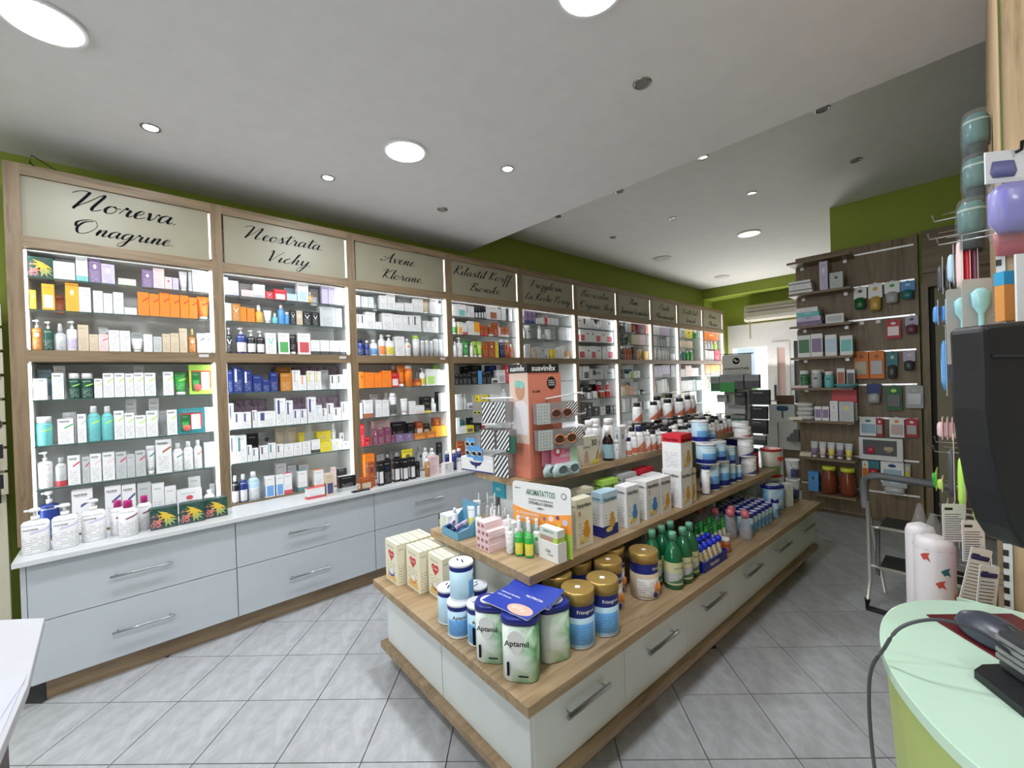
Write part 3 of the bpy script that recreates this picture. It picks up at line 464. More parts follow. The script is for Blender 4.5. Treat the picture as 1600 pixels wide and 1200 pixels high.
# goods in the bays (metric table: shelf key, then kind+colour+print+accent, x cm, width mm, height mm, row)
BAYS = """1A xDxY-28.6,88,109 bWpt-20.2,79,134,B bW---20.1,80,98 bWbt-13.4,46,134 bPdW-8.3,48,134 bidW-3.0,54,113 bc--4.9,76,41 bPdW13.9,50,106 bp--19.1,51,124 bpdR23.5,33,77 bi--26.9,29,76 tW--30.9,42,125 bG--34.1,15,125 bW--37.8,52,134 bW--42.1,32,134
1B bOdW-31.9,22,101 bOpW-26.4,45,139 bN---23.1,34,102,B bOdW-17.6,50,154 bWsG-12.7,46,138 bWsG-7.5,39,125 bWsG-3.5,36,115 bWsG0.8,43,126 bWsG5.9,53,44 bosR11.6,49,139 bosR16.5,45,134 bosR21.3,47,147 bosR26.1,46,140 bosR30.8,42,141 bosR35.1,40,133 tosR40.5,64,148
1C pAdW-31.1,40,160 pD---27.0,36,154 rGdW-22.7,44,147 pWpi-18.2,42,162 be---13.9,41,143 be---9.9,35,93 bWsR-6.0,39,147,B bpsR-6.0,39,95 bWsi-1.6,44,121 bWsi3.0,44,120 bG--8.2,48,121,B tWsi8.2,54,79 bWsi13.0,39,104 bG--17.3,38,93 be--21.4,36,111 be--25.4,40,117 be--29.6,37,149 rAdp34.1,43,152 bWsK38.5,41,123 bWsK42.2,30,126
1D bWsG-30.6,49,111 tusg-29.9,63,165,B bWsu-24.2,43,139 bW---24.1,45,182,B jDsl-18.2,47,138 jDsl-13.2,50,137 bWsl-8.8,32,106 bWsl-4.7,44,136 bWsl-0.1,43,136 bWsl4.1,35,133 bWsl8.2,44,137 bW--8.6,46,178,B bWsl13.2,50,136 bG--18.2,27,108,B bWsl21.6,48,141 tgsl27.7,70,137 wlWR37.8,120,184
1E jtsl-30.0,61,151 bWsg-22.0,59,133 bW---21.1,52,165,B bWsG-15.9,34,154 otsl-11.2,56,194 otsl-5.7,51,190 bWsl-0.9,42,161 bWsl3.5,41,146 bW--4.5,48,223,B bWsl8.2,48,128 bWsl13.4,51,151 bW--14.9,47,224,B bG--18.9,30,144,B bWsl22.7,48,150 wTWR32.0,130,154 bWsl41.3,49,154
1F pWsp-30.2,56,189 oGbR-24.4,45,151 bWsR-19.5,47,155 bGsR-14.9,28,142 bWsp-11.1,44,153 bWsp-5.9,49,154 bGsR-0.7,44,150 bG--3.4,33,131 bGsR7.6,44,146 tWsT12.2,42,167 bWsN18.2,73,197 oWsT24.9,51,167 oWsG30.1,48,172 oWsN34.9,42,175 bG--40.8,58,156
1G pB---29.3,74,247 bWsB-16.8,80,233 bWsB-4.6,67,229 bWsB2.0,59,225 bG--8.7,60,222 bW--14.8,56,208 bW--20.5,53,181 bWdR29.6,123,144 bW--33.2,62,206,B oW--39.7,55,121 bG--42.4,27,143,B
2A bi--53.0,22,118 bWbi57.0,56,100 bWbi65.5,70,108,B bp--64.9,70,48 bWbG71.9,67,94 bRvW78.0,52,53 bRpW84.8,79,75 bubW92.3,67,53 bu--93.5,73,111,B bWpu99.8,73,134 rOvu104.7,20,84 bWvo110.7,54,130,B bi--115.2,42,134 bidi119.7,41,134 bW--124.0,40,134 bp--127.8,34,134
2B bGvW53.6,35,117 bAvW58.0,46,117 boeW62.1,34,99 boeW66.4,45,94 raWc71.5,52,123 tW--76.8,50,91 rtW-81.2,33,76 obWb85.3,41,136 jbWW88.9,27,87 bKvW92.6,39,102 bevW96.8,40,103 bKvW102.0,59,102 bKvW107.8,50,101 bGlG116.7,112,151 bGlG124.8,48,147
2C pKvW53.6,34,168 pBpW60.7,59,174 pKpW66.4,52,159 pKpW71.8,48,156 bWvt77.8,65,145 bWpg86.0,71,149 tK--92.3,52,145 bWpR99.4,84,154 bWbK107.0,62,107 bWbK113.7,65,109 bWbK120.8,69,109 bWbK127.1,49,110
2D bB--53.2,26,150 bBtW57.6,55,169 bBtW63.1,50,148 bB--68.8,54,113 bB--74.0,46,85 bB--78.9,47,131 bAOR86.5,71,125 bAOW88.0,95,172,B bWte93.2,54,146 bWto98.0,40,108 bWty103.0,50,140 bWty108.0,44,137 bWoe115.9,57,148,B bWtK119.3,47,107 bWtK124.1,43,109 bWt-128.1,28,150 wniP95.2,246,176,X wniP118.7,218,177,X
2E bWtB53.2,26,171 wniP67.8,199,183,X bWtB56.9,45,109 bWtB61.7,48,107 bWt-66.4,25,117 bWtB73.5,113,103 bWtB82.5,62,189 bWtB88.0,44,171 wniP100.8,117,180,X bWtB92.6,45,103 bWtB97.3,43,102 bWtB103.0,58,187 wniP120.0,190,181,X bWtu108.0,39,125 bWt-111.9,35,99 bWt-116.3,46,133 bWt-121.4,53,97 bWt-127.1,50,138
2F bWtB53.4,32,182 bWtT58.1,58,179 bWtB62.6,27,108 bWt-65.9,35,84 bK--66.5,66,173,B bGd-77.1,104,172,X bWt-71.1,51,94 bWtT76.2,44,105 bWt-81.0,44,91 te--84.5,70,200,B te--92.6,71,192,B by--98.0,32,149,B bWdG86.5,60,86 bWdG92.5,56,86 bWdG98.4,56,88 bWbK104.8,59,99 bydG111.9,80,66 bydG113.9,103,142,B bWdl119.9,75,79 oW--121.5,38,194,B bWdK126.8,56,56 bWdK127.6,38,117,B
2G oKpW53.8,40,187 oBpW58.4,47,188 oupW64.5,70,194 bWpb73.8,56,148 bWpb83.5,67,214,B bWpb79.9,49,146 bWbR85.0,49,151 bG--90.3,59,187,B bWbT94.6,59,153 bG--98.4,68,181,B be--103.7,33,133,B bWbo105.8,64,139 bepW111.9,54,101 bpW-116.6,35,142 bKbG126.5,61,104,B
3A bW--140.5,35,96 bWtu145.8,52,91 bWtu151.0,43,94 bW--158.6,36,134,B bW--161.7,60,117 bW--168.7,69,132 bW--176.3,74,71 bW--185.5,116,134,B bW--185.1,76,76 oW--193.4,32,134,B bW--191.9,44,122 bW--196.6,44,124 te--202.9,72,134 bW--210.9,75,134 bW--216.0,23,102
3B bWtK140.4,31,113 bWtK144.2,41,113 bW--150.3,78,138 bW--157.1,54,65 bW--165.1,92,141 bW--174.3,85,137 bW--180.8,40,139 bWt-185.4,48,140 bWt-192.1,80,145 bWtG201.9,59,104 bWtG207.3,43,104 bWtG211.8,43,142
3C oBpB142.0,59,131 oB--147.1,40,122 oWpb153.2,68,130 oWpo160.2,60,176 pWpy167.1,75,176 bW--175.5,79,165 oWdo183.5,69,152 sWlG192.1,64,184 sG--197.8,40,142 sG--202.3,42,144 sG--206.6,38,141 sGW-211.5,52,160 sGW-216.5,45,158
3D bod-141.2,41,129 bo--147.5,77,123 bo--154.8,62,120 bo-W162.3,81,136 bRpW169.8,66,115 soo-174.9,51,184,B towW176.7,66,184 soWo183.7,71,184 bNpo191.5,55,62 oGW-196.7,37,161,B pWpy196.8,47,157 bWpl204.6,94,148 bWdl212.0,46,144 blW-216.5,46,184,B bWdl216.7,42,138
3E bW--139.8,20,121 bWbN145.7,75,143 tW--156.8,78,189,B bWbW154.6,51,138 bWbW160.4,59,134 oWtG167.1,57,190,B sWp-168.2,60,189 tWbp178.8,68,135 bW--185.5,48,110 bWbp192.3,86,69 bK--205.2,85,138,B bKby200.1,63,84 rWK-206.9,53,126 bK--217.0,35,177,B bWn-216.3,49,168
3F bR--140.3,27,176 bRdK143.9,42,68 bp--160.3,163,185,B bMdp150.9,37,130 bMdM155.8,58,115 bMpM161.7,55,130 bMdM166.2,30,60 bK--176.0,148,155,B bPdG172.4,81,60 bPdG180.8,82,57 bK--188.2,66,138,B bNpW196.9,68,141,B bKpe203.9,65,118,B bApo191.6,118,45 bApo202.6,95,50 bNdO215.4,68,160,B bOAo213.2,112,91
3G bo--144.6,81,202 bG--158.4,67,171,B oK--165.8,57,160,B oK--175.0,64,158,B tyd-179.9,111,193 bG--176.7,102,164,X oGdK196.6,63,186,B oWdK196.8,57,184 oWdK203.4,61,173 bK--216.7,42,198,B bTd-188.2,100,165,X
4A bW--230.9,29,115 bW--234.2,33,116 bWpt240.8,91,120 bWt-248.1,36,113 bW--252.9,43,113 bKpW257.9,34,97 bKpW261.9,27,105 bKpW265.4,26,113 bKpW268.4,26,121 bW--271.8,39,131 bWpN279.5,112,134 bW--287.3,39,121 bK--297.9,40,134,B bW--293.8,49,134 bKd-298.2,33,130 bW--302.5,48,127
4B oWpg232.5,53,154 bcpO238.2,52,120 bWbR243.7,52,112 bWbW251.3,63,136 bObW258.0,64,131 bNbR263.8,47,107 bNbR269.0,53,110 bNbW276.1,52,95 bNOW282.0,55,145 bp--287.1,31,97 bNbW291.6,53,105 bNbW297.1,52,108
4C oG--232.6,37,144 pWtG238.4,68,186 tgdW245.9,79,158 oW--251.6,32,144 tld-256.4,60,155 tldW262.7,61,157 bNdo268.7,51,150 bNdW275.9,88,160 by--282.7,42,152 sBW-290.7,54,190 sNW-297.1,66,192 oN--302.9,46,142
4D bK--232.1,42,101 bK--236.8,47,96 bK--241.8,49,105 bK--246.6,44,99 bK--250.6,74,173,B bKd-262.8,132,184,B bK--253.3,75,126 bbW-259.8,46,128 bK--265.1,56,116 bK--271.0,60,125 bB--283.9,102,182,B bWpK278.8,87,52 bWpG288.0,93,131 bRdW295.6,54,184
4E bW--233.1,51,147 oG--237.8,36,150 oG--241.6,37,139 bWpP247.9,86,60 bW--260.9,83,128,B bydK263.6,113,130 bB--280.0,37,121,B bW--276.5,55,127 bW--283.5,81,124 oW--291.8,65,175
4F bW--231.8,37,151 oT--245.1,73,145,B bWpW237.7,68,69 byp-245.7,88,66 bKd-256.4,80,127,B bK--254.8,87,113 bRp-261.6,44,61 bK--267.1,66,161,B
4G bN--233.5,86,194 be--242.3,66,183 bN--246.8,19,124
5A bWpP321.6,24,134 bPbB325.5,49,134 bPbB331.5,47,134 bPbB337.2,52,134 bW--345.2,99,64 bW--355.6,58,126,B bW--364.9,105,134,B bWdg352.4,42,75 bRd-356.8,42,83 bWdu364.6,105,84 bWdu373.9,76,85
5B oWBu322.1,42,108 jGd-329.5,87,149 oWR-347.6,46,154 bG--352.5,47,59 jWdG362.0,88,121 bG--375.6,124,154,B bW--390.8,90,154 bG--398.0,46,153
5C bWd-322.7,28,139 bG--327.8,58,151 bedN335.7,59,117 bG--343.9,65,125 bGd-350.1,56,126 tWbb355.7,31,106 tWub360.9,70,110 by--367.4,55,104 bWdK373.3,53,111 bWdo379.3,54,135 bWNe384.3,41,153 bAbW390.9,86,87 bWdK399.8,12,173,B
6A bWdR416.5,86,134 bWtK430.2,164,134 bW--442.5,72,119 oW--450.2,74,95 oW--457.3,57,92 bW--465.3,81,128 bWd-479.0,177,134
6B bWpR422.5,101,154 bWdK432.8,96,154 bWdK442.6,94,154 bWpR454.1,116,154 bWdR465.8,103,154 bWpR478.9,145,154
6C bWpR420.1,137,157 bWdK432.9,94,153 bWpR443.4,104,164 bWdK454.3,100,160 bW--467.5,76,156 bWpR480.3,150,175
7A oKd-514.4,86,122 bG--526.3,117,134 tN--544.4,123,134 bMd-560.1,159,134 bN--572.6,55,134
7B bK--512.2,109,94 pK--521.1,52,147 tg--528.5,83,134 be--543.4,153,150 bp--559.6,153,154
7C oK--509.4,48,184 oN--515.8,72,194 oN--523.6,73,196 oN--531.2,71,197 bK--537.9,57,175 bA--546.8,92,136 te--558.3,117,156 ba--569.1,93,124
8A bW--601.4,184,134 bi--618.3,133,134 bi--633.4,163,134
8B bG--596.6,113,149 oG--608.2,94,154 oG--617.7,85,154 oG--627.0,83,154 bG--636.0,89,154
8C tW--598.9,156,197 oW--612.9,89,197 oW--621.7,72,197 oW--630.0,77,197 oW--637.8,70,197 bG--648.9,142,104
9A bGdK685.9,185,134 bydK708.5,253,134 jgdK735.2,273,134
9B be--689.8,207,114 be--711.0,199,122
9C oT--681.3,102,148 oT--691.3,75,190 og--704.5,107,173 og--718.2,140,186
10A bodW797.3,566,134
10B oW--777.4,106,154 oW--789.6,114,154 oW--802.4,112,154 ol--818.5,188,154
10C bWR-776.5,97,190 bW--788.8,98,182 bWd-800.8,111,185 bR--820.4,225,197
6D bG--416.3,71,169 bWpK427.4,121,169 bGtK449.4,279,134 bWd-470.5,172,184,B bG--475.9,206,132 bWd-483.9,77,184,B
6E jKdW422.7,113,85 jWdK435.1,126,79 jWdK447.5,111,91 bKdW457.1,297,174,X jNdR462.6,118,94 jRd-476.1,141,98 jRdK469.8,134,205,B jRdW485.9,39,208,B
6F bKd-420.0,113,183 bKdW431.9,120,172 bKdW445.2,134,117 bWdK459.3,87,103 bKdW478.2,76,109 bKdW485.6,45,107
6G bKd-417.7,125,255 bMd-428.9,92,255
7D bK--508.0,65,130 bTd-535.8,169,128,B bGd-519.4,151,64 jlW-532.0,60,95 bWdg543.4,155,99
7E be--507.9,90,132 bA--516.9,80,148 bA--527.0,113,130 jW--538.0,102,45 jW--549.3,113,50 oKpW562.1,102,84 bG--564.5,227,181,X
7F bG--516.2,125,183 tl--524.9,45,104 bW--535.1,148,178 bG--547.9,103,118 bG--567.1,150,117
8D bi--596.5,119,171 bi--609.0,118,176 bib-627.4,240,184 bG--648.3,110,181
8E tc--596.3,99,216 bG--606.8,91,182 bW--616.4,89,201 bG--624.9,69,209 oW--633.1,92,154
8F be--599.0,170,130 bG--614.2,119,142 ba--627.8,106,167 ba--640.0,126,161
9D bG--682.6,163,118 bp--703.6,222,175 bWdR720.1,105,135 bW--733.1,143,135
9E bG--687.6,206,163 bGdR706.8,167,168 bTd-722.1,127,174 bG--739.8,181,160
9F be--690.5,249,191 bu--716.7,253,199
10D bob-779.2,205,184 bob-800.7,203,184 bob-821.2,194,184
10E bR--774.1,121,163 bgd-792.4,200,116 bgd-812.8,186,121"""
SHN = {'A': 'top shelf', 'B': 'second shelf', 'C': 'third shelf', 'D': 'fourth shelf', 'E': 'fifth shelf', 'F': 'sixth shelf', 'G': 'bottom ledge'}
def goods_label(code, nm, n, rowname, place):
    c, f = feat(code[1], code[2], code[3]); kind = nm.replace('_', ' ')
    t = '%s %s with %s, %s along %s' % (c, kind, f, ORD[min(n, 25)] + (' ' + rowname if rowname else ''), place)
    return t if len(t.split()) < 17 else t.replace(' with %s,' % f, ',')
import re
for line in BAYS.split('\n'):
    key, *its = line.split(); b = int(key[:-1]); sh = key[-1]; cnt = {}
    for t in its:
        m = re.match(r'(....)(-?[\d.]+),(\d+),(\d+)(?:,(\w))?$', t); code, x, w_, h, fl = m.groups(); x = float(x) / 100; w_ = int(w_) / 1000; h = int(h) / 1000
        y = 3.30 + {None: 0, 'B': .095, 'X': .185}[fl]
        if sh == 'G': y = 3.288 + {None: 0, 'B': .10, 'X': .19}[fl]
        d = {None: .075, 'B': .07, 'X': .05}[fl] if code[0] in 'bxw' else min(w_, .06)
        if code[0] in 'js' : d = min(w_, .08)
        if code[0] in 'js' and w_ > .085: w_ = .085
        if code[0] == 'b': d = min(d, max(.03, w_ * .8))
        o, nm = package(code, w_, h, d, (x, y, ZS[sh] + .0002))
        n = cnt.get(fl, 0); cnt[fl] = n + 1
        tag(o, goods_label(code, nm, n, {None: '', 'B': 'behind', 'X': 'at rear'}[fl], '%s of bay %s' % (SHN[sh], ('one two three four five six seven eight nine ten'.split())[b - 1])), CATS[nm], 'goods on the %s of bay %s' % (SHN[sh], ('one two three four five six seven eight nine ten'.split())[b - 1]))
        if b == 2 and code == 'bWtB' and h > .1: text('NEOSTRATA', o, (-w_ * .22, -.0008, h * .70), (0, 0, 1), h * .40, BINK, None, (-1, 0, 0))
        if b == 2 and code == 'bBtW': text('NEOSTRATA', o, (-w_ * .22, -.0008, h * .68), (0, 0, 1), h * .45, WINK, None, (-1, 0, 0))
        if b == 1 and sh in 'DEFG' and nm in ('carton', 'slim_carton') and 's' == code[2]: text('noreva', o, (-w_ * .08, -.0008, h * .90), (1, 0, 0), w_ * .66, INK)
        if b == 1 and code == 'bWdR': text('ALOPEXY', o, (0, -.0008, h * .5), (1, 0, 0), w_ * .7, INK)
        if b == 6 and code in ('bGtK', 'bG--') and sh == 'D': text('Apivita', o, (.0, -.0008, h * .6), (1, 0, 0), w_ * .5, INK)
# goods standing on the worktop in front of the shelves
FRONT = """pWsi-32,307,95,211 pWsi-22,306,93,214 pWsi-12,309,93,209 oWsM-2.8,312,66,181 oWsM1.2,304,80,185 oWsM8,312,66,183 xDxY16,305,118,115 xDxY28.5,305,112,114 xDxY40,307,112,112 bWbR96,305,113,69 bepB105,304,50,149 bKbG119,309,120,105 bNpe130,302,90,81 bNdB136,306,50,180 bKpW142,303,40,179 bKdB148,305,60,177 bKpW156,305,48,173 bKpW162,303,48,172 bKpW169,304,42,171 bK-i175,307,34,124 sAdW181,303,38,144 bpbp190,306,90,147 bWtG200,300,90,84 sB--210,317,42,152 sB--211,308,39,171 sB--226,322,40,151 bWtG220,308,70,86 bWtG214,298,75,70 sB--228,312,34,154 sB--233,319,38,132"""
for n, t in enumerate(FRONT.split()):
    m = re.match(r'(....)([-.\d]+),(\d+),(\d+),(\d+)$', t); code, x, y, w_, h = m.groups(); x = float(x) / 100; y = int(y) / 100; w_ = int(w_) / 1000; h = int(h) / 1000
    cap = None; o, nm = package(code, w_, h, .06 if code[0] == 'x' else min(w_, .05) if code[0] == 'b' else .06, (x, y - (.0 if code[0] in 'bx' else .02), .7005))
    c, f = feat(code[1], code[2], code[3]); tag(o, '%s %s with %s, %s along the white worktop before the shelves' % (c, nm.replace('_', ' '), f, ORD[n] if n < 26 else 'farther ' + ORD[n - 26]), CATS[nm], 'goods standing on the white worktop')
    if code == 'oWsM':
        for ch in o.children:
            if ch.name.startswith('cap'): ch.data.materials[0] = plain('magenta_plastic', (.42, .01, .16), .3)
    if code == 'pWsi': text('noreva', o, (-.012, -.003, h * .56), (1, 0, 0), w_ * .5, INK)
MB().box(-.06, .06, -.02, .02, 0, .008).build('price_tray', plain('black_plastic', (.015, .015, .018), .3), None, (1.245, 3.0, .7005)); tag(bpy.data.objects['price_tray'], 'flat black tester tray on the worktop below bay two', 'tray')
MB().tube([(-.18, 3.5, 2.63), (-.31, 3.3, 2.66), (-.30, 3.27, 2.69), (-.18, 3.4, 2.66)], .003, 6).build('loose_cable', plain('cable_black', (.03, .03, .03), .5)); tag(bpy.data.objects['loose_cable'], 'short black cable sticking up behind the first bay', 'cable')
# ---------------------------------------------------------------- centre island (own frame: lx along, ly across)
OI = Vector((.891, .951)); TH = math.radians(-2.2); cT, sT = math.cos(TH), math.sin(TH)
def gw(lx, ly, z): return (OI.x + lx * cT - ly * sT, OI.y + lx * sT + ly * cT, z)
isl = empty('display_island', (OI.x, OI.y, 0), TH, label='long stepped oak and white display island in the middle of the shop', cat='display unit')
WG, WGE = wood('x', 1.2), wood('y', 1.2); LAM = plain('island_white', (.68, .71, .70), .32)
def ib(name, m, *a, bevel=0, p=None): return MB().box(*a).build(name, m, p or isl, bevel=bevel)
ib('base_shelf', WG, 0, 3.02, 0, 1.19, .413, .4488, bevel=.002); ib('middle_shelf', WG, .22, 2.78, .22, .97, .671, .7088, bevel=.002); ib('top_shelf', WG, .41, 2.62, .44, .82, .964, .9988, bevel=.002)
ib('carcass', LAM, .07, 2.95, .07, 1.12, .13, .414); ib('toe_board', wood('x', 1.0), .02, 3.0, .02, 1.17, .096, .13, bevel=.003); ib('plinth', wood('x', .8), .09, 2.93, .09, 1.10, 0, .096)
ib('end_panel', LAM, .05, .068, .052, .598, .132, .413); ib('end_panel', LAM, .05, .068, .602, 1.138, .132, .413)
for k in range(6):
    x0 = .066 + k * .497; d = ib('drawer', LAM, x0, x0 + .494, .05, .069, .133, .411, bevel=.001)
    handle(d, x0 + .247, .05, .302, .235, r=.0085)
for x in (.33, 1.15, 1.95, 2.66): ib('upright', LAM, x, x + .018, .32, .88, .4488, .671)
for x in (.50, 1.2, 1.9, 2.5): ib('upright', LAM, x, x + .018, .53, .74, .7088, .964)
ib('spine', LAM, .35, 2.66, .59, .61, .4488, .671); ib('spine', LAM, .52, 2.5, .62, .635, .7088, .964)
def ip(code, lx, ly, z, w_, h, d, label, cat=None, face='y', group=None, cap=None, rot=0):
    """package standing on the island; face y: front towards the aisle, face x: front towards the near end"""
    if face == 'x': P = gw(lx, ly, z); rz = TH - math.pi / 2
    else: P = gw(lx, ly, z); rz = TH + rot
    if code[0] not in 'bxw':           # round things: centre them on lx,ly
        cy = {'j': w_ / 2, 's': w_ / 2}.get(code[0], min(w_ / 2, d / 2 + .01)); P = (P[0] + math.sin(rz) * cy, P[1] - math.cos(rz) * cy, P[2])
    o, nm = package(code, w_, h, d, P, rz, cap); tag(o, label, cat or CATS[nm], group); return o
# cereal cartons with a heart
HEART = [(math.sin(t) ** 3, (13 * math.cos(t) - 5 * math.cos(2 * t) - 2 * math.cos(3 * t) - math.cos(4 * t)) / 16) for t in [2 * math.pi * k / 28 for k in range(28)]]
for r_, (ly, n, h, lx0, wd) in enumerate(((1.084, 4, .206, .057, .138), (.935, 3, .200, .10, .138), (.79, 3, .195, .14, .132))):
    for k in range(n):
        o = ip('bc--', lx0 + k * .050, ly, .45, wd, h, .047, 'cream porridge carton with red heart, %s in the %s row at the island end' % (ORD[k], ('far', 'middle', 'near')[r_]), face='x', group='porridge cartons')
        if True:
            MB().plate([(x * .032, z * .030 + h * .68) for x, z in HEART][::-1], -.0012, 0).build('heart_print', plain('heart_red', (.62, .04, .05), .5), o)
            text('Cereali', o, (0, -.002, h * .70), (1, 0, 0), .045, WINK)
            MB().plate([(math.cos(a) * .05 - .0, max(-.0, math.sin(a)) * .05 + .012) for a in [2 * math.pi * q / 24 for q in range(24)]], -.0010, 0).build('bowl_field_print', plain('wheat_print', (.78, .52, .2), .5), o)
            MB().plate([(math.cos(a) * .032, math.sin(a) * .018 + .050) for a in [2 * math.pi * q / 20 for q in range(20)]], -.0018, 0).build('bowl_print', plain(('bowl_blue', 'bowl_orange', 'bowl_brown')[r_], ((.05, .12, .5), (.75, .3, .08), (.3, .15, .07))[r_], .5), o)
            MB().plate([(math.cos(a) * .026, math.sin(a) * .012 + .056) for a in [2 * math.pi * q / 20 for q in range(20)]], -.0024, 0).build('porridge_print', plain('porridge_print', (.85, .82, .75), .5), o)
        MB().box(-wd / 2, wd / 2, .02, .027, h, h + .0012).build('top_flap_seam', plain('carton_seam', (.5, .47, .4), .7), o)
# small tins of baby milk
def tin(lx, ly, z, r, h, label, turn=0, body='u', top_c=None, band='B', words=None, group=None, lid='plain', name='milk_tin', num=None):
    e = empty(name, gw(lx, ly, z), TH + turn, label=label, cat='tin', group=group)
    wl = {'white': plain('white_lid', (.82, .82, .84), .35), 'navy': plain('navy_lid', (.01, .02, .22), .3), 'gold': plain('gold_lid', (.50, .33, .10), .32, .55), 'red': plain('red_lid', (.45, .01, .01), .35)}[lid if lid != 'plain' else 'white']
    hl = h * (.22 if lid == 'gold' else .075 if lid != 'navy' else .10)
    B = MB().loft([(0, r * .97, r * .97), (.003, r, r), (h - hl, r, r)], 28, True, 0); bm = pmat(body, 'p' if body in 'ue' else '-', 'b' if body == 'u' else 'W', 'r')
    B.build('tin_body', bm, e)
    MB().loft([(.0, r * 1.012, r * 1.012), (.006, r * 1.012, r * 1.012)], 28, True).build('bottom_rim', wl if lid != 'gold' else plain('tin_metal', (.5, .5, .5), .3, .8), e)
    if band: MB().loft([(h * (.80 if lid != 'gold' else .56), r * 1.004, r * 1.004), (h - hl, r * 1.004, r * 1.004)], 28, False).build('band', plain('navy_band', (.01, .02, .20), .4), e)
    L = MB().loft([(h - hl, r * 1.04, r * 1.04), (h - .004, r * 1.045, r * 1.045), (h, r * 1.0, r * 1.0)], 28, True)
    ld = L.build('lid', wl, e)
    if lid == 'white' or lid == 'plain':
        MB().loft([(h, r * .86, r * .86), (h + .0012, r * .84, r * .84)], 24, True).build('lid_disc', plain('lid_disc_white', (.72, .74, .80), .4), ld)
        MB().box(-r * .5, r * .1, -r * .12, -r * .02, h + .0012, h + .002).box(r * .05, r * .45, r * .2, r * .3, h + .0012, h + .002).build('lid_print', INK, ld)
    if lid == 'gold': MB().box(-.009, .009, -.012, .006, h, h + .001).build('price_sticker', WINK, ld)
    if words: text(words[0], e, (words[1] * r * 1.006, -math.sqrt(max(0, 1 - words[1] ** 2)) * r * 1.006, h * words[2]), (1, 0, 0), words[3], words[4] if len(words) > 4 else INK, wrap=r * 1.012)
    if num: text(num, e, (-.5 * r, -.86 * r, h * .25), (1, 0, 0), .012, INK, wrap=r * 1.01)
    return e
for a in ((.088, .589, .45, .047, .142, 'light blue milk tin with a white lid at the back of the small pyramid', .7, '2'), (.069, .479, .45, .048, .132, 'light blue milk tin with shield print under the stacked tin', -.55, None), (.094, .381, .45, .045, .150, 'light blue milk tin with white lid beside the green drums', -.55, '1'),
          (.092, .492, .583, .048, .144, 'light blue milk tin stacked on top of the other small tins', 1.2, None), (.185, .52, .45, .045, .140, 'light blue milk tin hidden behind the stacked tin', .3, None), (.19, .41, .45, .046, .120, 'low milk tin with a pale lid behind the pyramid', .4, None)):
    tin(*a[:6], turn=a[6], words=('Aptamil', 0, .60, .062), num=a[7], group='small blue milk tins')
# green and white milk drums
def drum(lx, ly, z, w_, d, h, label, turn, body='g', words='Aptamil', lidm=None, name='milk_drum', group='green milk drums'):
    e = empty(name, gw(lx, ly, z), TH + turn, label=label, cat='tin', group=group); g = MC.get(('drum', body))
    if not g:
        G_ = G('drum_print'); u, v = G_.uv(); n = G_.noise(G_.coord('UV', (1.5, 1.2, 1)), 2.2, 3, .5, .8); f = G_.mt('SUBTRACT', G_.mt('ADD', n, G_.mt('MULTIPLY', G_.mt('ABSOLUTE', G_.mt('SUBTRACT', u, .35)), .9)), .25)
        if body == 'g': c = G_.ramp(f, [(.25, (.78, .80, .78)), (.5, (.42, .60, .42)), (.75, (.12, .33, .14))])
        else: c = G_.ramp(f, [(.25, (.55, .68, .80)), (.5, (.25, .46, .68)), (.75, (.10, .28, .52))])
        g = MC[('drum', body)] = G_.out(c, .35)
    MB().loft([(0, w_ / 2 * .96, d / 2 * .96), (.004, w_ / 2, d / 2), (h * .9, w_ / 2, d / 2)], 32, True, 0, 0, 0, None, 3.2).build('drum_body', g, e)
    nl = lidm or plain('navy_lid', (.01, .02, .22), .3)
    l = MB().loft([(h * .885, w_ / 2 * 1.05, d / 2 * 1.05), (h * .975, w_ / 2 * 1.06, d / 2 * 1.06), (h, w_ / 2 * .98, d / 2 * .98)], 32, True, 0, 0, 0, None, 3.0).build('lid', nl, e)
    MB().loft([(h, w_ / 2 * .74, d / 2 * .70), (h + .002, w_ / 2 * .72, d / 2 * .68)], 24, True).build('lid_label', plain('lid_disc_white', (.72, .74, .80), .4), l)
    if words:
        MB().plate([(x * .027 - w_ * .08, z_ * .042 + h * .60) for x, z_ in ((-1, .6), (-1, .1), (-.75, -.45), (0, -.95), (.75, -.45), (1, .1), (1, .6), (.6, .95), (0, 1.08), (-.6, .95))], -d / 2 - .002, -d / 2 + .001).build('shield_print', plain('shield_white', (.82, .82, .82), .4), e)
        text(words, e, (-w_ * .06, -d / 2 - .003, h * .60), (1, 0, 0), w_ * .66, INK)
        text('1', e, (-w_ * .30, -d / 2 - .003, h * .22), (1, 0, 0), .008, INK); MB().box(-.004, .03, -d / 2 - .002, -d / 2, h * .10, h * .115).build('foot_print', INK, e)
    return e
drum(.075, .27, .45, .115, .095, .205, 'green and white milk drum with navy lid left of the corner one', math.radians(-52)); drum(.092, .130, .45, .125, .105, .215, 'green and white milk drum with navy lid nearest the island corner', math.radians(-50))
drum(.240, .128, .45, .120, .10, .198, 'green and white milk drum with navy lid beside the gold lidded tins', math.radians(-20), words=None); drum(.205, .262, .45, .11, .09, .198, 'green and white milk drum hidden behind the others under the leaflets', math.radians(-50), words=None)
